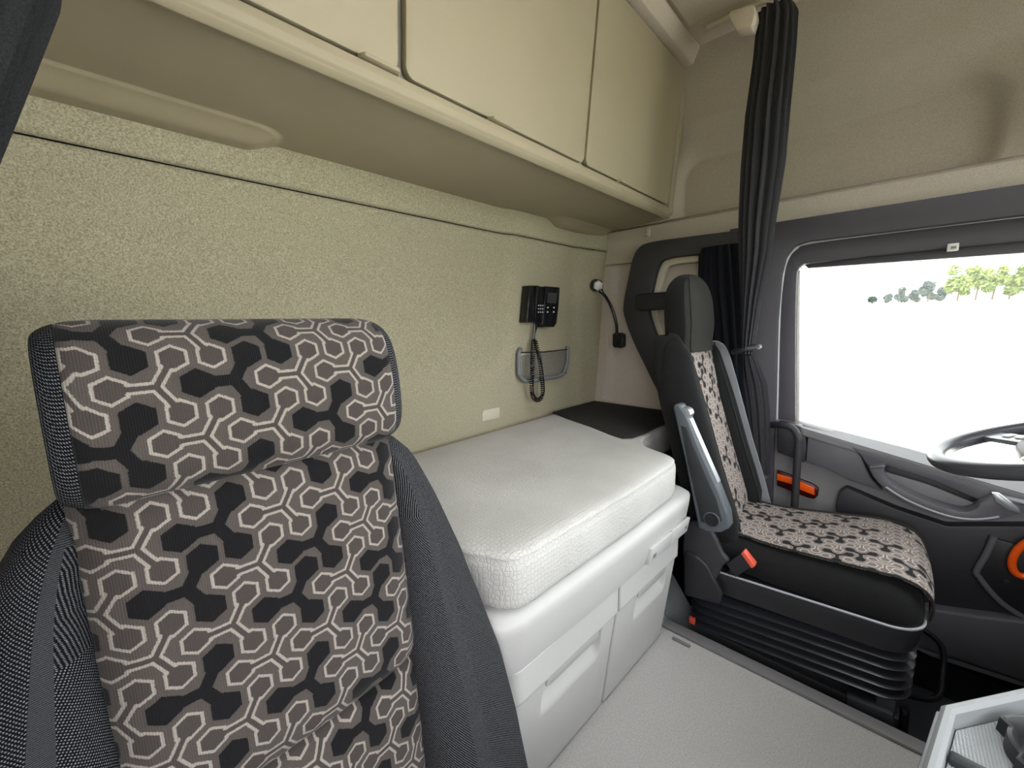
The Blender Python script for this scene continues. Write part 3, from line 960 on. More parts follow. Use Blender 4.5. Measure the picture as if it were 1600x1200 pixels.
    for k in range(45):
        a = math.sin(k / 44 * math.pi / 2)
        z = 0.980 + 0.285 * a
        e = math.sqrt(max(0.0, 1 - max(0.0, (a - 0.55) / 0.45) ** 2.4))       # rounds off towards the top
        hw = (0.130 + 0.008 * math.sin(math.pi * a)) * (0.12 + 0.88 * e)
        fw = lerp(0.026, 0.040, sstep(0, 0.4, a)) * e - 0.012 * (1 - e)
        bk = lerp(0.100, 0.088, a) * (0.35 + 0.65 * e)
        ring = []
        for (ex, ey) in superellipse(40, 1, 1, 3.0):
            ring.append((bxr(z) + (fw + bk) / 2 * ex + (fw - bk) / 2, YC + hw * ey, z))
        rings.append(ring)
    hd = loft('headrest', rings, 'seat_charcoal', t, sharp=80)
    hd.data.materials.append(M['seat_black'])
    for p in hd.data.polygons:
        q = p.center
        if p.normal.x < 0.35 and (p.normal.y < -0.2 or p.normal.x < -0.2): p.material_index = 1
    seam = [Vector(r[34]) + Vector((0.001, -0.001, 0)) for r in rings[:36]]
    tube('headrest_seam', seam, 0.0025, 'seat_charcoal', t, 6)
    # ---- armrests folded up, both sides
    def armrest(side):
        yin = YC + side * 0.238
        w = 0.052
        def pt(px, py): return at_y(px, py, YC - 0.262)
        A = Vector((-0.385, 0, 0.435)); B = Vector((-0.482, 0, 0.828))
        d = (B - A).normalized(); n = Vector((d.z, 0, -d.x))        # n points forward
        L = (B - A).length
        def q(a, b): p = A + d * (a * L) + n * b; return Vector((p.x, yin if side < 0 else yin, p.z))
        out = [q(-0.03, -0.028), q(-0.055, 0.0), q(-0.05, 0.04), q(-0.01, 0.068), (q(0.10, 0.072)), q(0.30, 0.058), q(0.60, 0.030), q(0.90, 0.008), q(0.99, -0.008), q(1.0, -0.024), q(0.97, -0.030), q(0.5, -0.026)]
        body = prism('armrest', out, (0, side * w, 0), 'slate_plastic', t, bevel=0.006, seg=3)
        face_y = side * (w + 0.0015)
        inner = [q(0.03, -0.014), q(0.0, 0.03), q(0.05, 0.052), q(0.22, 0.048), q(0.34, 0.036), q(0.66, 0.010), q(0.80, 0.002), q(0.82, -0.016), q(0.5, -0.018)]
        prism('armrest_panel', [p + Vector((0, side * (w - 0.004), 0)) for p in inner], (0, side * 0.006, 0), 'slate_dark', body, bevel=0.002)
        # ribbed thumb wheel and pale adjuster strip near the top
        c = q(0.91, -0.002) + Vector((0, side * w * 0.5, 0))
        rings = []
        for k in range(25):
            pass
        tube('adjuster_wheel', [c + Vector((0, -side * 0.018, 0)), c + Vector((0, side * 0.018, 0))], 0.020, 'silver', body, 20)
        strip = [q(0.84, 0.016), q(0.84, 0.009), q(0.30, 0.056), q(0.30, 0.064)]
        prism('pale_strip', [p + Vector((0, side * 0.012, 0)) for p in [q(0.86, 0.0125), q(0.86, 0.006), q(0.34, 0.050), q(0.34, 0.0585)]], (0, side * 0.028, 0), 'silver', body)
        # pivot knob
        pc = q(0.055, 0.022) + Vector((0, side * w, 0))
        tube('pivot_cap', [pc, pc + Vector((0, side * 0.007, 0))], 0.021, 'gloss_black', body, 24)
        tube('pivot_ring', [pc + Vector((0.0225 * math.cos(a), side * 0.003, 0.0225 * math.sin(a))) for a in [2 * math.pi * k / 24 for k in range(24)]], 0.0025, 'slate_plastic', body, 6, closed=True)
    armrest(-1); armrest(1)
    # ---- recliner cover on the near side
    yk = YC - 0.232
    rc = [at_y(px, py, yk) for px, py in ((1072, 905), (1070, 850), (1072, 822), (1082, 811), (1098, 811), (1114, 822), (1124, 842), (1133, 862), (1143, 872), (1132, 880), (1120, 905), (1090, 918))]
    prism('recliner_cover', rc, (0, -0.024, 0), 'charcoal_plastic', t, bevel=0.008, seg=3)
    rc2 = [at_y(px, py, yk - 0.006) for px, py in ((1073, 925), (1071, 868), (1075, 856), (1093, 864), (1108, 878), (1122, 905), (1132, 925), (1128, 940))]
    prism('lower_cover', rc2, (0, -0.026, 0), 'black_plastic', t, bevel=0.008, seg=3)
    rc3 = [at_y(px, py, yk - 0.006) for px, py in ((1120, 905), (1150, 898), (1165, 910), (1240, 935), (1320, 960), (1400, 985), (1425, 992), (1425, 1003), (1330, 978), (1200, 944), (1128, 928))]
    # ---- belt buckle
    bp = [at_y(px, py, 1.375) for px, py in ((1134, 881), (1160, 863), (1174, 886), (1149, 903))]
    bk_ = prism('belt_buckle', bp, (0, 0.028, 0), 'black_plastic', t, bevel=0.004)
    rp = [at_y(px, py, 1.372) for px, py in ((1157, 865), (1162, 862), (1180, 885), (1174, 889))]
    rb = prism('release_button', rp, (0, 0.030, 0), 'red_plastic', bk_, bevel=0.003)
    tube('buckle_stalk', [at_y(1145, 890, 1.39), at_y(1136, 900, 1.40), at_y(1125, 915, 1.41)], 0.009, 'black_plastic', t)
    # ---- belt webbing over the far shoulder down to the floor side
    bpts = [(-0.575, 1.765, 1.0), at_y(1116, 538, 1.772), at_y(1127, 549, 1.782), at_y(1137, 580, 1.795), at_y(1152, 635, 1.812), at_y(1167, 690, 1.832), at_y(1182, 740, 1.848), at_y(1194, 785, 1.852), at_y(1206, 830, 1.852)]
    bp_ = smooth_path(bpts, 6)
    verts, faces = [], []
    wd = Vector((0.028, -0.028, 0)).normalized()
    for i, p in enumerate(bp_):
        tng = (bp_[min(i + 1, len(bp_) - 1)] - bp_[max(0, i - 1)]).normalized()
        w_ = Vector((0.80, -0.20, 0.0)); w_ = (w_ - tng * w_.dot(tng)).normalized()
        n_ = tng.cross(w_).normalized()
        for (a, b) in ((-0.027, -0.001), (0.027, -0.001), (0.027, 0.001), (-0.027, 0.001)):
            verts.append(p + w_ * a + n_ * b)
    for i in range(len(bp_) - 1):
        for k in range(4):
            a = i * 4 + k; b = i * 4 + (k + 1) % 4
            faces.append((a, b, b + 4, a + 4))
    faces += [(3, 2, 1, 0), tuple(range(len(verts) - 4, len(verts)))]
    mesh_obj('belt_webbing', verts, faces, 'belt_webbing', t)
    box('belt_outlet', (-0.60, 1.745, 0.985), (-0.515, 1.83, 1.012), 'black_plastic', t, bevel=0.008)
build_driver_seat()

# ------------------------------------------------------------------ driver's door, window, dark trims
def strip_frame(name, outer, inner, y0, dy, mat, parent=None, outer_y=None):
    """open band between two matching polylines (x-z points) at depth y0, dy thick"""
    n = len(outer); verts, faces = [], []
    for (o, i) in zip(outer, inner):
        verts += [Vector((o[0], y0, o[1])), Vector((i[0], y0, i[1])), Vector((i[0], y0 + dy, i[1])), Vector((o[0], y0 + dy, o[1]))]
    for k in range(n - 1):
        for q in range(4):
            a = k * 4 + q; b = k * 4 + (q + 1) % 4
            faces.append((a, b, b + 4, a + 4))
    faces += [(3, 2, 1, 0), tuple(range((n - 1) * 4, n * 4))]
    bm = bmesh.new()
    vs_ = [bm.verts.new(v) for v in verts]
    for f in faces: bm.faces.new([vs_[i] for i in f])
    bmesh.ops.recalc_face_normals(bm, faces=bm.faces)
    ed = [e for e in bm.edges if len(e.link_faces) == 2 and e.calc_face_angle(0) > 1.0]
    bmesh.ops.bevel(bm, geom=ed, offset=0.006, segments=2, affect='EDGES', profile=0.5, clamp_overlap=True)
    return from_bm(name, bm, mat, parent, 40)

def xz(px, py, Y):
    p = at_y(px, py, Y); return (p.x, p.z)
def path_xz(pts, Y, n=6):
    return [(p.x, p.z) for p in smooth_path([at_y(a, b, Y) for a, b in pts], n)]

# dark surround: header over the door and the pillar behind it
YT = 1.928
pil = [(1140, 358), (1640, 280), (1640, 331), (1262, 377), (1240, 385), (1228, 402), (1221, 430), (1215, 500), (1211, 660), (1205, 840), (1140, 840)]
pil3 = [at_y(a, b, YT) for a, b in pil]
pil3[1] = Vector((1.10, YT, pil3[1].z)); pil3.insert(2, Vector((1.10, YT, pil3[2].z)))     # header runs on to the windscreen pillar
struct(prism('trim_5', pil3, (0, 0.07, 0), 'dark_trim', bevel=0.005))
# frame loop around the small side panel behind the seat
lo_ = path_xz([(1160, 359), (1080, 369), (1018, 378), (999, 386), (989, 402), (982, 432), (974, 475), (976, 497), (990, 535), (1010, 577), (1040, 640), (1060, 700)], 1.90)
li_ = path_xz([(1160, 392), (1085, 398), (1042, 404), (1028, 416), (1019, 450), (1013, 479), (1015, 496), (1025, 525), (1043, 565), (1062, 615), (1080, 660), (1090, 720)], 1.90)
tr6 = struct(strip_frame('trim_6', lo_, li_, 1.898, 0.06, 'charcoal_plastic'))
lii = path_xz([(1160, 402), (1090, 408), (1048, 413), (1036, 424), (1028, 452), (1021, 480), (1023, 496), (1033, 525), (1052, 565), (1070, 615), (1088, 660), (1096, 720)], 1.90)
struct(strip_frame('trim_7', li_, lii, 1.925, 0.035, 'beige_plastic'))
gb = prism('grip_bar', [at_y(a, b, 1.875) for a, b in ((991, 463), (996, 459), (1075, 453), (1075, 482), (996, 486), (991, 482))], (0, 0.03, 0), 'black_plastic', tr6, bevel=0.008, seg=3)

def build_door():
    t = thing('door_1', (0.1, 1.96, -0.09), None, None); struct(t)
    YD = 1.93
    def pl(name, pts, y, dy, mat, parent=None, bevel=0.006, seg=2):
        return prism(name, [at_y(a, b, y) for a, b in pts], (0, dy, 0), mat, parent or t, bevel=bevel, seg=seg)
    # window frame of the door
    o_ = path_xz([(1213, 668), (1217, 500), (1223, 432), (1231, 403), (1244, 388), (1266, 379), (1400, 361), (1640, 332)], 1.96)
    i_ = path_xz([(1243, 668), (1243, 500), (1245, 432), (1247, 422), (1253, 415), (1270, 411), (1400, 396), (1640, 373)], 1.96)
    o_.append((0.97, o_[-1][1])); i_.append((0.97, i_[-1][1]))
    strip_frame('window_frame', o_, i_, 1.962, 0.05, 'dark_trim', t)
    tube('door_seal', [Vector((x, 1.958, z)) for x, z in o_], 0.006, 'trim_highlight', t, 8)  # real seal, with its white highlight put into the pale colour
    tube('inner_seal', [Vector((x - 0.013, 1.954, z + 0.012)) for x, z in o_], 0.008, 'black_plastic', t, 8)
    # roller-blind housing along the top of the pane, with its catch
    pl('blind_rail', ((1256, 413), (1640, 372), (1640, 392), (1262, 419)), 1.985, 0.03, 'dark_trim', bevel=0.003)
    c = pl('blind_catch', ((1481, 381), (1499, 379), (1498, 391), (1479, 393)), 1.950, 0.012, 'white_plastic', bevel=0.002)
    pl('catch_slot', ((1486, 385), (1495, 384), (1494, 388), (1485, 389)), 1.9485, 0.004, 'print_grey', c, bevel=0)
    # rear guide channel of the pane
    pl('glass_channel', ((1240, 420), (1250, 420), (1249, 668), (1241, 668)), 1.995, 0.03, 'white_plastic', bevel=0.002)
    box('front_panel', (0.47, 1.90, -0.12), (0.98, 2.03, 0.535), 'charcoal_plastic', t, bevel=0.01)
    # base panel
    pl('door_panel', ((1208, 655), (1250, 662), (1450, 722), (1660, 785), (1660, 1090), (1457, 1022), (1330, 985), (1200, 940)), 1.945, 0.06, 'door_insert', bevel=0.004)
    # sill cap, a sloping shelf below the glass
    a = [at_y(px, py, 1.90) for px, py in ((1250, 668), (1450, 728), (1660, 790))]
    b = [at_y(px, py, 2.04) for px, py in ((1247, 655), (1447, 705), (1655, 758))]
    verts = a + b + [p - Vector((0, 0, 0.03)) for p in a] + [p - Vector((0, 0, 0.03)) for p in b]
    faces = [(0, 1, 4, 3), (1, 2, 5, 4), (6, 7, 1, 0), (7, 8, 2, 1), (9, 10, 4, 3), (10, 11, 5, 4), (0, 3, 9, 6), (2, 5, 11, 8), (6, 9, 10, 7), (7, 10, 11, 8)]
    bm = bmesh.new(); vv = [bm.verts.new(v) for v in verts]
    for f in faces: bm.faces.new([vv[i] for i in f])
    bmesh.ops.recalc_face_normals(bm, faces=bm.faces)
    bmesh.ops.bevel(bm, geom=list(bm.edges), offset=0.005, segments=2, affect='EDGES', clamp_overlap=True)
    from_bm('sill_cap', bm, 'door_insert', t)
    # upper panel sections
    pl('rear_block', ((1214, 659), (1250, 666), (1258, 674), (1260, 700), (1257, 724), (1240, 716), (1214, 707)), 1.900, 0.05, 'charcoal_plastic')
    pl('upper_panel', ((1262, 676), (1330, 697), (1345, 712), (1352, 728), (1362, 748), (1380, 768), (1330, 752), (1290, 732), (1259, 722)), 1.905, 0.05, 'door_plastic')
    pl('upper_shelf', ((1330, 698), (1450, 732), (1560, 768), (1640, 795), (1640, 812), (1530, 782), (1460, 752), (1385, 728), (1356, 730), (1345, 712)), 1.895, 0.05, 'door_plastic')
    # arm rest: sweeping form with a pull pocket
    arm_out = path_xz([(1357, 728), (1366, 746), (1384, 764), (1420, 786), (1470, 806), (1510, 814), (1550, 812), (1600, 800), (1630, 792)], 1.86, 5)
    arm_in = path_xz([(1384, 727), (1382, 740), (1396, 756), (1430, 774), (1475, 791), (1505, 798), (1524, 793), (1533, 783), (1560, 775)], 1.86, 5)
    strip_frame('armrest', arm_out, arm_in, 1.85, 0.09, 'door_plastic', t)
    tube('armrest_highlight', [Vector((x, 1.853, z + 0.010)) for x, z in arm_out[10:32]], 0.0045, 'trim_highlight', t, 8)  # pale tube painting a highlight along the arm rest
    pl('pull_pocket', ((1380, 727), (1392, 726), (1460, 747), (1528, 772), (1534, 784), (1522, 800), (1490, 800), (1440, 784), (1395, 762), (1380, 744)), 1.925, 0.02, 'black_plastic', bevel=0.002)
    pl('pocket_liner', ((1384, 738), (1450, 757), (1522, 786), (1505, 797), (1470, 790), (1425, 774), (1392, 756)), 1.905, 0.02, 'door_insert', bevel=0.003)
    # lever at the front of the arm rest
    pl('door_lever', ((1550, 771), (1562, 772), (1592, 794), (1596, 803), (1575, 797), (1556, 785)), 1.84, 0.02, 'silver', bevel=0.003)
    # lower door card, speaker and storage bin
    pl('lower_panel', ((1322, 762), (1400, 795), (1480, 822), (1660, 822), (1660, 990), (1500, 965), (1400, 950), (1320, 870), (1305, 790), (1310, 770)), 1.905, 0.05, 'charcoal_plastic', bevel=0.008)
    pl('door_bin', ((1415, 946), (1455, 952), (1520, 962), (1660, 978), (1660, 1088), (1600, 1066), (1457, 1020), (1415, 1006)), 1.865, 0.08, 'door_plastic', bevel=0.010, seg=3)
    sp = pl('speaker_grille', ((1556, 842), (1660, 870), (1660, 985), (1600, 962), (1565, 940), (1546, 922), (1530, 895)), 1.893, 0.02, 'black_plastic', bevel=0.002)
    tube('speaker_rim', [Vector((x, 1.892, z)) for x, z in path_xz([(1553, 838), (1541, 866), (1526, 892), (1530, 902), (1548, 925), (1570, 946), (1605, 968), (1655, 992)], 1.892, 5)], 0.009, 'door_plastic', sp, 8)
    pl('speaker_badge', ((1567, 905), (1578, 907), (1579, 915), (1568, 913)), 1.890, 0.004, 'slate_dark', sp, bevel=0.001)
    # orange reflector in a dark red bezel
    rf = pl('reflector', ((1214, 735), (1222, 738), (1270, 757), (1279, 764), (1278, 775), (1272, 780), (1262, 778), (1214, 759)), 1.925, 0.02, 'dark_red', bevel=0.003)
    pl('reflector_lens', ((1214, 740), (1238, 747), (1238, 757), (1214, 750)), 1.921, 0.006, 'orange_reflector', rf, bevel=0.001)
    pl('reflector_lens', ((1244, 750), (1272, 762), (1273, 774), (1244, 763)), 1.921, 0.006, 'orange_reflector', rf, bevel=0.001)
build_door()
w1 = struct(box('window_1', (-0.30, 2.012, 0.50), (0.98, 2.017, 1.36), 'window_glass'))
# door step strip at the bottom, its pale colour painting in the sill-gap light
a = [at_y(px, py, 1.93) for px, py in ((1430, 1008), (1457, 1020), (1660, 1086), (1660, 1093), (1457, 1027), (1430, 1014))]
struct(prism('trim_8', a, (0, 0.03, 0), 'trim_highlight', bevel=0.002))
struct(box('wall_left_sill', (-0.62, 1.945, -0.28), (1.10, 2.0, -0.115), 'black_plastic'))
struct(box('wall_left_front', (0.98, 1.96, -0.28), (1.14, 2.02, 1.50), 'dark_trim'))
# edging strip along the tunnel and its small clip
es = struct(box('trim_9', (-0.515, 1.325, 0.0), (0.95, 1.368, 0.012), 'strip_metal', bevel=0.004))
clip = box('strip_clip', (-0.465, 1.292, 0.001), (-0.405, 1.302, 0.008), 'strip_metal', es, bevel=0.002)
# painted floor panel with a printed decal behind the driver's seat
pm = struct(prism('trim_10', [(-0.615, 1.37, 0.06), (-0.615, 1.62, 0.06), (-0.50, 1.62, -0.10), (-0.46, 1.62, -0.17), (-0.46, 1.37, -0.17), (-0.50, 1.37, -0.10)], (-0.004, 0, -0.006), 'pale_metal'))

dp = Vector((-0.615, 0, 0.06)); dq = Vector((-0.50, 0, -0.10)); dd = (dq - dp)
for q in range(4):
    a0 = dp + dd * (0.30 + 0.0 * q); a1 = dp + dd * (0.62 - 0.06 * (q % 2))
    yy = 1.415 + 0.011 * q
    nn = Vector((0.16, 0, 0.115)).normalized() * 0.0012
    prism('printed_line', [Vector((a0.x, yy, a0.z)) + nn, Vector((a0.x, yy + 0.004, a0.z)) + nn, Vector((a1.x, yy + 0.004, a1.z)) + nn, Vector((a1.x, yy, a1.z)) + nn], nn * 0.5, 'print_grey', pm)
box('red_tab', (-0.445, 1.395, 0.012), (-0.425, 1.41, 0.035), 'red_plastic', pm, bevel=0.002)

# ------------------------------------------------------------------ dashboard, steering wheel, console (front of the cab)
def build_wheel():
    c = Vector((0.34, 1.65, 0.77)); r = 0.225; tl = math.radians(20)
    u = Vector((math.cos(tl), 0, math.sin(tl))); w = Vector((0, 1, 0)); n = u.cross(w).normalized()
    if n.z < 0: n = -n
    t = thing('steering_wheel', c - n * 0.06, 'dark steering wheel with pale spokes in front of the driver window', 'steering wheel')
    tube('rim', [c + u * (r * math.cos(a)) + w * (r * math.sin(a)) for a in [2 * math.pi * k / 72 for k in range(72)]], 0.0205, 'wheel_grip', t, 14, closed=True)
    # pale inserts on the rear half of the rim
    hub = []
    for (ex, ey) in superellipse(28, 0.075, 0.10, 3): hub.append((ex, ey))
    rings = [[c + u * (x * k) + w * (y * k) + n * h for x, y in hub] for k, h in ((0.9, -0.045), (1.0, -0.03), (1.0, -0.005), (0.9, 0.006), (0.5, 0.010))]
    loft('hub', rings, 'charcoal_plastic', t, sharp=50)
    for ang in (180 - 62, 180 + 62, 80, -80):
        a = math.radians(ang)
        d = u * math.cos(a) + w * math.sin(a); q = n.cross(d)
        pts = [c + d * 0.06 + q * 0.028, c + d * (r - 0.01) + q * 0.022, c + d * (r - 0.01) - q * 0.022, c + d * 0.06 - q * 0.028]
        s = prism('spoke', [p - n * 0.010 for p in pts], n * 0.016, 'silver', t, bevel=0.004)
        for k in range(2):
            b0 = c + d * (0.105 + 0.04 * k) + n * 0.007
            prism('spoke_button', [b0 + d * 0.012 + q * 0.012, b0 - d * 0.012 + q * 0.012, b0 - d * 0.012 - q * 0.012, b0 + d * 0.012 - q * 0.012], n * 0.004, 'white_plastic', s, bevel=0.0015)
    tube('column', [c - n * 0.03, c - n * 0.12 + u * 0.03, c - n * 0.30 + u * 0.12], 0.055, 'black_plastic', t, 16)
build_wheel()
db = prism('dashboard', [(0.66, -0.25, -0.20), (0.62, -0.25, 0.50), (0.66, -0.25, 0.66), (0.78, -0.25, 0.72), (1.08, -0.25, 0.70), (1.08, -0.25, -0.20)], (0, 2.14, 0), 'charcoal_plastic', None, bevel=0.02, seg=3)
tag(db, 'dark dashboard across the front of the cab beyond the steering wheel', 'dashboard')

def build_console():
    z = 0.50
    A = at_z(1470, 1097, z); B = at_z(1600, 1069, z); C_ = at_z(1437, 1200, z)
    e1 = (B - A); e2 = (C_ - A)
    P0 = A; P1 = A + e1 * 2.3; P2 = A + e2 * 2.6
    P1b = Vector((0.605, P1.y, z)); P2b = Vector((0.605, P2.y, z))
    t = thing('cup_holder_console', (0.35, 0.80, 0.0), 'grey console tray with cup holder in the lower right corner', 'console')
    outer = [P0, P1, P1b, P2b, P2]
    cen = sum(outer, Vector()) / 5
    def shrink(k): return [cen + (p - cen) * k for p in outer]
    # outer rim
    n = len(outer)
    def ring(pts, zz): return [Vector((p.x, p.y, zz)) for p in pts]
    def offs(d):
        out = []
        for i in range(n):
            p, a, b = outer[i], outer[i - 1], outer[(i + 1) % n]
            d1 = (p - a).normalized(); d2 = (b - p).normalized()
            n1 = Vector((-d1.y, d1.x, 0)); n2 = Vector((-d2.y, d2.x, 0))
            if n1.dot(cen - p) < 0: n1 = -n1
            if n2.dot(cen - p) < 0: n2 = -n2
            m_ = (n1 + n2); m_ = m_ / max(0.3, m_.length_squared) * 2
            out.append(p + m_ * d)
        return out
    rings = [ring(offs(0.02), z - 0.10), ring(offs(0.0), z - 0.02), ring(offs(0.001), z - 0.006), ring(offs(0.006), z), ring(offs(0.012), z), ring(offs(0.017), z - 0.005), ring(offs(0.018), z - 0.035)]
    loft('rim', rings, 'tray_grey', t, True, sharp=40)
    # recessed mat and the ridge across it
    m1 = offs(0.020)
    rid0 = Vector((P0.x, P0.y, 0)).lerp(Vector((P2.x, P2.y, 0)), 0.16); 
    prism('tray_mat', [Vector((p.x, p.y, z - 0.034)) for p in m1], (0, 0, 0.004), 'tray_mat', t)
    q0 = m1[0].lerp(m1[4], 0.16); q1 = m1[0].lerp(m1[4], 0.21)
    prism('ridge', [Vector((q0.x, q0.y, z - 0.030)), Vector((q0.x + 0.25, q0.y - 0.02, z - 0.030)), Vector((q1.x + 0.25, q1.y - 0.02, z - 0.030)), Vector((q1.x, q1.y, z - 0.030))], (0, 0, 0.012), 'slate_dark', t, bevel=0.003)
    # cup holder well: dark ring with a notched lip
    cc = at_z(1612, 1152, z - 0.01) + Vector((0.030, -0.022, 0))
    lip = []
    for k in range(48):
        a = 2 * math.pi * k / 48
        rr = 0.046 + (0.010 if int((k + 3) / 8) % 2 == 0 else 0.0)
        lip.append((rr * math.cos(a), rr * math.sin(a)))
    rings = [[Vector((cc.x + x * s, cc.y + y * s, zz)) for x, y in lip] for s, zz in ((1.25, z - 0.030), (1.22, z - 0.006), (1.12, z - 0.004), (1.0, z - 0.010), (0.9, z - 0.028), (0.85, z - 0.028))]
    loft('cup_holder', rings, 'black_plastic', t, True, sharp=40)
    # side cheek with a dark slot
    s0, s1 = P0, P2
    prism('side_cheek', [Vector((s0.x - 0.004, s0.y, z - 0.015)), Vector((s1.x - 0.004, s1.y, z - 0.015)), Vector((s1.x + 0.02, s1.y, z - 0.20)), Vector((s0.x + 0.03, s0.y, z - 0.20))], (0.02, 0, 0), 'console_grey', t, bevel=0.004)
    prism('side_slot', [Vector((s0.x - 0.012, s0.y - 0.05, z - 0.035)), Vector((s1.x - 0.0125, s1.y, z - 0.035)), Vector((s1.x - 0.010, s1.y, z - 0.060)), Vector((s0.x - 0.010, s0.y - 0.05, z - 0.060))], (0.01, 0, 0), 'gloss_black', t, bevel=0.002)
    box('console_body', (0.14, 0.45, 0.0), (0.605, 1.02, z - 0.09), 'charcoal_plastic', t, bevel=0.02)
build_console()
# orange pull loop hanging at the right edge, beyond the wheel
lc = at_y(1612, 872, 1.872)
lp = tube('pull_loop', [lc + Vector((0.035 * math.cos(a), 0.0, 0.060 * math.sin(a) + 0.023 * math.cos(a))) for a in [2 * math.pi * k / 36 for k in range(36)]], 0.010, 'orange_reflector', None, 10, closed=True)
tag(lp, 'bright orange loop hanging in front of the door speaker', 'loop')

# ------------------------------------------------------------------ curtains
def curtain(name, cl, folds, mat, label, group, amp=0.22, ymul=1.0, rough=3):
    """cl: list of (centre x, y, z, half width x, half depth y); pleated hanging cloth lofted down."""
    rings = []
    n = 120
    zs = [c[2] for c in cl]
    ks = 60
    for k in range(ks + 1):
        s = k / ks * (len(cl) - 1)
        i = min(int(s), len(cl) - 2); f = s - i
        f = f * f * (3 - 2 * f) if False else f
        c = [lerp(cl[i][q], cl[i + 1][q], f) for q in range(5)]
        ring = []
        for j in range(n):
            a = 2 * math.pi * j / n
            wob = 1 + amp * math.sin(folds * a + 0.6 * math.sin(3 * a) + 0.25 * math.sin(k * 0.13)) + 0.05 * math.sin(2 * folds * a + 1)
            ring.append(Vector((c[0] + c[3] * math.cos(a) * wob, c[1] + c[4] * math.sin(a) * wob, c[2])))
        rings.append(ring)
    o = loft(name, rings, mat, None, True, sharp=80)
    return tag(o, label, 'curtain', group)

def curt_px(rows, Y, dep):
    out = []
    for (py, l, r) in rows:
        a, b = at_y(l, py, Y), at_y(r, py, Y)
        out.append(((a.x + b.x) / 2, Y, (a.z + b.z) / 2, (b.x - a.x) / 2 * 0.88, dep))
    return out
rows = [(14, 1186, 1238), (30, 1183, 1245), (90, 1177, 1241), (175, 1165, 1233), (260, 1158, 1226), (345, 1155, 1212), (400, 1156, 1205), (475, 1159, 1188), (535, 1160, 1178), (552, 1160, 1177)]
curtain('sleeper_curtain', curt_px(rows, 1.74, 0.045), 13, 'curtain_grey', 'charcoal pleated curtain hanging from the ceiling beside the driver seat', None, 0.20)
rows = [(556, 1160, 1180), (572, 1158, 1188), (600, 1158, 1200), (640, 1164, 1204), (740, 1176, 1204)]
ct = curtain('curtain_tail', curt_px(rows, 1.87, 0.02), 9, 'curtain_grey', 'loose lower end of charcoal curtain gathered below its strap', None, 0.10)
rows = [(384, 1098, 1160), (395, 1094, 1165), (450, 1092, 1170), (540, 1104, 1172), (640, 1115, 1175), (740, 1120, 1178)]
curtain('window_curtain', curt_px(rows, 1.875, 0.025), 15, 'curtain_navy', 'dark navy curtain bunched behind the driver headrest', None, 0.22)
# passenger-side curtain: mirror twin, only its edge shows at the upper left
curtain('sleeper_curtain', [(-0.42, -0.05, 2.15, 0.06, 0.15), (-0.42, -0.055, 1.95, 0.06, 0.145), (-0.42, -0.07, 1.55, 0.055, 0.135), (-0.42, -0.10, 1.31, 0.05, 0.115), (-0.42, -0.125, 1.20, 0.045, 0.10), (-0.42, -0.17, 1.05, 0.035, 0.065), (-0.42, -0.20, 0.92, 0.02, 0.03)], 13, 'curtain_black', 'black curtain at the upper left edge beside the passenger seat', None, 0.06)
# tie-back strap of the curtain
p0 = at_y(1166, 546, 1.74)
st = tube('curtain_strap', [p0 + Vector((0.040 * math.cos(a), 0.045 * math.sin(a), 0.012 * math.cos(a))) for a in [2 * math.pi * k / 30 for k in range(30)]], 0.011, 'black_plastic', None, 8, closed=True, flat=1.0)
tag(st, 'black strap tying the charcoal curtain beside the driver headrest', 'strap')
# ceiling bracket of the curtain rail
cb = thing('curtain_bracket', at_y(1160, 40, 1.66), 'beige curtain rail bracket on the ceiling beside the charcoal curtain', 'bracket')
pb = [at_y(a, b, 1.64) for a, b in ((1137, 24), (1142, 15), (1178, 6), (1180, 20), (1174, 42), (1150, 48))]
prism('bracket_body', pb, (0, 0.06, 0), 'ceiling_felt', cb, bevel=0.006, seg=2)
tube('curtain_rail', [(-0.60, 1.745, 2.165), (0.9, 1.745, 2.165)], 0.010, 'ceiling_felt', cb, 8)

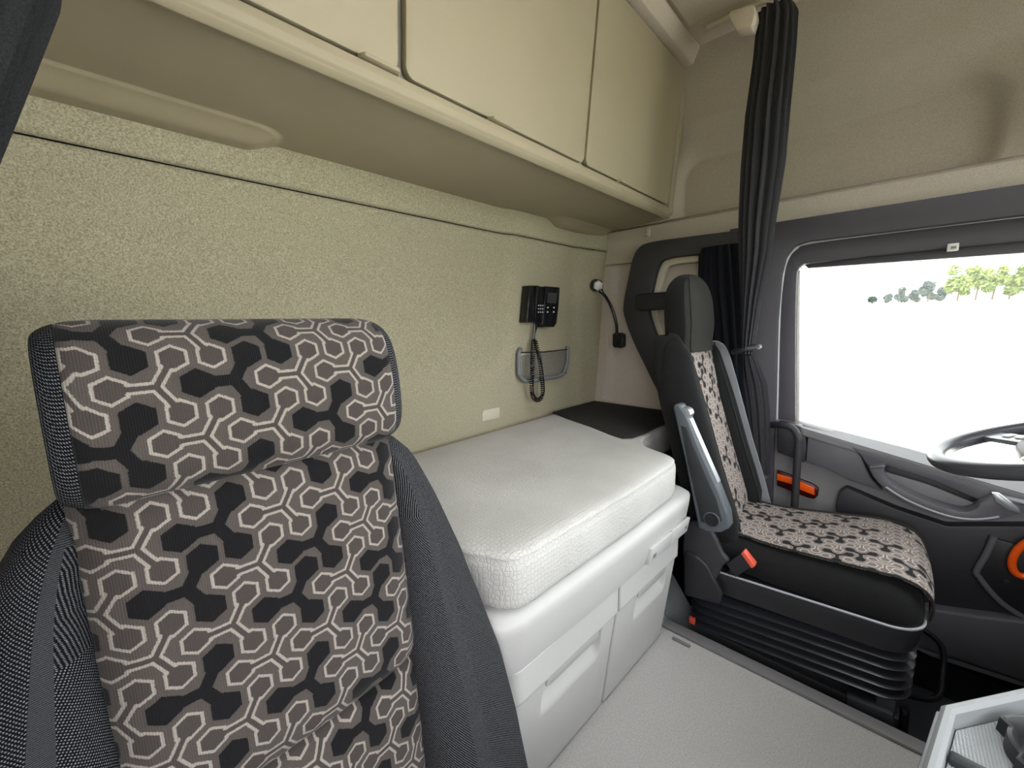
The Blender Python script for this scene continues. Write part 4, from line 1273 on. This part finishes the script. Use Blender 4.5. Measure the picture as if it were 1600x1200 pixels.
# ------------------------------------------------------------------ small things on the walls
def build_phone():
    X0 = XR + 0.002
    t = thing('bunk_control_unit', at_x(848, 505, X0), 'black wall-mounted control unit with keypad and coiled cord', 'control unit')
    def pl(name, pts, x, dx, mat, parent=None, bevel=0.003):
        return prism(name, [at_x(a, b, x) for a, b in pts], (dx, 0, 0), mat, parent or t, bevel=bevel)
    b1 = pl('cradle', ((828, 446), (842, 446), (840, 504), (823, 504)), XR + 0.045, -0.045, 'gloss_black')
    b2 = pl('keypad_unit', ((839, 446), (852, 449), (851, 503), (836, 504)), XR + 0.055, -0.05, 'gloss_black')
    b3 = pl('remote_handset', ((853, 447), (875, 449), (873, 480), (870, 505), (866, 511), (850, 511), (848, 505)), XR + 0.060, -0.045, 'gloss_black')
    pl('handset_screen', ((856, 457), (871, 458), (869, 474), (855, 473)), XR + 0.0605, -0.002, 'charcoal_plastic', b3, 0)
    for r in range(3):
        for c in range(3):
            px, py = 841.2 + c * 3.2 - r * 0.2, 476.5 + r * 5.2
            pl('key', ((px, py), (px + 1.5, py), (px + 1.4, py + 1.6), (px - 0.1, py + 1.6)), XR + 0.0562, -0.002, 'white_plastic', b2, 0)
    for r in range(2):
        for c in range(2):
            px, py = 855.5 + c * 9.5 - r * 0.4, 479.5 + r * 7
            pl('key', ((px, py), (px + 1.6, py), (px + 1.5, py + 2), (px - 0.1, py + 2)), XR + 0.0612, -0.002, 'white_plastic', b3, 0)
    # cord: straight lead, then a hanging coiled loop
    def PX(px, py, off): return at_x(px, py, XR + off)
    tube('lead', smooth_path([PX(835, 503, 0.02), PX(834, 518, 0.022), PX(832.5, 532, 0.024)], 5), 0.0035, 'gloss_black', t, 6)
    tube('lead', smooth_path([PX(840, 503, 0.02), PX(837, 518, 0.024), PX(836, 532, 0.026)], 5), 0.0035, 'gloss_black', t, 6)
    base = smooth_path([PX(834, 531, 0.03), PX(832, 560, 0.045), PX(831, 590, 0.05), PX(831, 612, 0.045), PX(834.5, 622, 0.042), PX(840, 625, 0.042), PX(846, 621, 0.042), PX(848, 610, 0.045), PX(846.5, 590, 0.05), PX(843, 562, 0.05), PX(838, 540, 0.035), PX(836, 531, 0.03)], 10)
    LL = [0]
    for a, b in zip(base, base[1:]): LL.append(LL[-1] + (b - a).length)
    turns = 62; coil = []; ns = turns * 9
    nrm = None
    for k in range(ns + 1):
        s = LL[-1] * k / ns
        i = max(j for j in range(len(base) - 1) if LL[j] <= s + 1e-9)
        p = base[i].lerp(base[i + 1], (s - LL[i]) / max(1e-9, LL[i + 1] - LL[i]))
        tg = (base[min(i + 2, len(base) - 1)] - base[max(0, i - 1)]).normalized()
        ref = Vector((1, 0, 0)); nrm = (ref - tg * ref.dot(tg)).normalized(); bi = tg.cross(nrm)
        a = 2 * math.pi * turns * k / ns
        coil.append(p + nrm * (0.0085 * math.cos(a)) + bi * (0.0085 * math.sin(a)))
    tube('coiled_cord', coil, 0.0026, 'gloss_black', t, 5)
build_phone()

def build_pocket():
    t = thing('net_pocket', at_x(850, 595, XR), 'grey framed mesh pocket on the rear wall behind the coiled cord', 'pocket')
    def PX(px, py, off): return at_x(px, py, XR + off)
    fr = smooth_path([PX(814, 545, 0.008), PX(810.5, 552, 0.012), PX(810.5, 580, 0.016), PX(813, 588, 0.018), PX(822, 595, 0.020), PX(845, 592, 0.024), PX(874, 587, 0.020), PX(882, 579, 0.018), PX(886, 565, 0.014), PX(887, 541, 0.010)], 6)
    tube('pocket_frame', fr, 0.0095, 'console_grey', t, 10)
    # fine net: crossing threads as one part
    verts, faces = [], []
    def thread(a, b, r=0.0010):
        a, b = Vector(a), Vector(b); d = (b - a).normalized()
        n1 = Vector((1, 0, 0)); n2 = d.cross(n1).normalized(); k = len(verts)
        for p in (a, b):
            for (s, q) in ((r, 0), (0, r), (-r, 0), (0, -r)): verts.append(p + n1 * s + n2 * q)
        for i in range(4): faces.append((k + i, k + (i + 1) % 4, k + 4 + (i + 1) % 4, k + 4 + i))
    y0, y1 = PX(813, 565, 0.012).y, PX(885, 560, 0.012).y
    z0, z1 = PX(850, 590, 0.012).z, PX(850, 551, 0.012).z
    xx = XR + 0.016
    H = z1 - z0; W = y1 - y0; st = 0.0125
    k = -int(H / st) - 1
    while k * st < W + H:
        for sgn in (1, -1):
            # line y = y0 + k*st + sgn*(z - z0)
            pts = []
            za, zb = z0, z1
            def yy(z): return (y0 + k * st - H * 0 + (z - z0)) if sgn > 0 else (y0 + k * st - (z - z0) )
            lo_z, hi_z = None, None
            N = 24
            ok = [z0 + H * i / N for i in range(N + 1) if y0 <= yy(z0 + H * i / N) <= y1]
            if len(ok) > 1: thread((xx, yy(ok[0]), ok[0]), (xx, yy(ok[-1]), ok[-1]))
        k += 1
    n = mesh_obj('net', verts, faces, 'slate_dark', t, smooth=False); n['kind'] = 'stuff'
    bk = prism('pocket_back', [PX(813, 552, 0.004), PX(885, 546, 0.004), PX(884, 575, 0.004), PX(872, 588, 0.004), PX(822, 593, 0.004), PX(813, 585, 0.004)], (0.002, 0, 0), 'beige_plastic', t)
    tube('pocket_hem', [PX(813, 551, 0.018), PX(850, 550, 0.022), PX(886, 546, 0.018)], 0.003, 'slate_dark', t, 6)
build_pocket()

def build_lamp():
    t = thing('reading_lamp', at_y(963, 535, 1.945), 'black gooseneck reading lamp with a white head in the corner', 'lamp')
    yb = 1.898
    prism('base', [at_y(a, b, yb) for a, b in ((957, 522), (961, 520), (970, 520), (974, 523), (974, 541), (971, 544), (960, 543), (957, 540))], (0, 0.032, 0), 'gloss_black', t, bevel=0.004)
    hd = at_y(933, 446, 1.86)
    neck = smooth_path([at_y(964, 522, 1.905), at_y(963, 505, 1.895), at_y(957, 484, 1.885), at_y(948, 466, 1.875), at_y(938, 454, 1.865)], 8)
    tube('gooseneck', neck, lambda s: 0.0075 if s < 0.9 else 0.0075 + (s - 0.9) * 0.05, 'gloss_black', t, 10)
    ax = Vector((0.85, -0.45, -0.25)).normalized()
    tube('lamp_head', [hd - ax * 0.028, hd - ax * 0.02, hd, hd + ax * 0.004], lambda s: 0.030 if s > 0.2 else 0.024, 'gloss_black', t, 20)
    tube('lamp_lens', [hd + ax * 0.002, hd + ax * 0.014, hd + ax * 0.020], lambda s: 0.026 if s < 0.8 else 0.019, 'white_plastic', t, 6)
build_lamp()

# coat hook on the side wall
hk = thing('coat_hook', at_y(1013, 362, 1.955), 'small white coat hook above the dark side frame', 'hook')
prism('hook_plate', [at_y(a, b, 1.952) for a, b in ((1009.5, 357), (1015.5, 355), (1016, 368), (1010, 371))], (0, 0.012, 0), 'white_plastic', hk, bevel=0.002)
tube('hook_peg', [at_y(1012, 364, 1.953), at_y(1011, 368, 1.938), at_y(1010.5, 366, 1.930)], 0.006, 'white_plastic', hk, 8)
# blanking tab on the rear wall above the mattress
tb = prism('wall_tab', [at_x(a, b, XR + 0.004) for a, b in ((754, 659), (754, 645), (757, 641), (780, 636), (781, 637), (781, 653))], (-0.012, 0, 0), 'beige_plastic', None, bevel=0.003)
tag(tb, 'small beige tab on the rear wall just above the mattress', 'tab')
# bed-end pillar hook and grab bar at the door
gh = tube('grab_bar', smooth_path([at_y(1206, 664, 1.90), at_y(1222, 664, 1.86), at_y(1238, 669, 1.85), at_y(1246, 682, 1.85), at_y(1247, 700, 1.85), at_y(1241, 800, 1.85), at_y(1240, 830, 1.87)], 7), 0.013, 'charcoal_plastic', None, 12)
tag(gh, 'black tubular grab bar between driver seat and door', 'grab bar')
ph = tube('pillar_hook', smooth_path([at_y(1184, 499, 1.945), at_y(1189, 500, 1.935), at_y(1190, 508, 1.932), at_y(1188, 515, 1.936), at_y(1184, 516, 1.945)], 5), 0.004, 'charcoal_plastic', None, 8)
tag(ph, 'small dark loop hook on the pillar right of the curtain', 'hook')
# folded webbing pretensioner cover on the pillar
# ------------------------------------------------------------------ outside: ground, trees, hedge
ZG = -1.45
struct(box('ground', (-120, -120, ZG - 0.2), (120, 2.8, ZG), 'asphalt'))
struct(box('ground_yard', (-120, 2.8, ZG - 0.2), (120, 160, ZG), 'pale_ground'))
struct(box('ground_verge', (-60, -60, ZG), (60, -2.4, ZG + 0.03), 'grass'))

bank = prism('ground_bank', [(-60, 38, ZG), (-60, 44, 2.0), (-60, 60, 2.1), (-60, 60, ZG)], (120, 0, 0), 'pale_ground')
struct(bank)
def leaf_ball(verts, faces, c, r, n, rg):
    for _ in range(n):
        d = Vector((rg.gauss(0, 1), rg.gauss(0, 1), rg.gauss(0, 1))).normalized() * r * (rg.random() ** 0.4)
        p = c + d; s = rg.uniform(0.10, 0.22)
        a = Vector((rg.gauss(0, 1), rg.gauss(0, 1), rg.gauss(0, 1))).normalized()
        b = a.orthogonal().normalized(); k = len(verts)
        verts += [p + a * s, p + b * s * 0.5, p - a * s, p - b * s * 0.5]
        faces.append((k, k + 1, k + 2, k + 3))
def tree(x, y, ZG, h, w, mat, label):
    t = thing('tree', (x, y, ZG), label, 'tree', 'trees beyond the driver window')
    rg = random.Random(int(x * 31 + y * 7))
    tube('trunk', [(x, y, ZG), (x + 0.1, y, ZG + h * 0.5), (x, y, ZG + h * 0.8)], lambda s: 0.07 * (1 - s * 0.7), 'bark', t, 8)
    v, f = [], []
    for _ in range(9):
        c = Vector((x + rg.uniform(-w, w) * 0.6, y + rg.uniform(-w, w) * 0.6, ZG + h * rg.uniform(0.22, 0.85)))
        leaf_ball(v, f, c, w * rg.uniform(0.35, 0.55), 110, rg)
    mesh_obj('crown', v, f, mat, t, smooth=False)
NUM = 'first second third fourth fifth sixth seventh eighth ninth tenth eleventh'.split()
for k, px in enumerate((1362, 1385, 1407, 1428, 1448, 1468, 1494, 1522, 1548, 1574, 1602)):
    Y = 47 + (k % 2) * 3.0
    base = at_y(px, 478, Y)
    h = (0.8, 1.0, 1.5, 1.3, 1.9, 1.6, 3.0, 3.4, 2.6, 2.3, 3.2)[k]
    tree(base.x, Y, 2.02, h, h * 0.30, 'leaf_dark' if h < 2 else 'leaf', ('low grey-green' if h < 2 else 'taller light green') + ' tree on the far bank outside, %s from the left' % NUM[k])
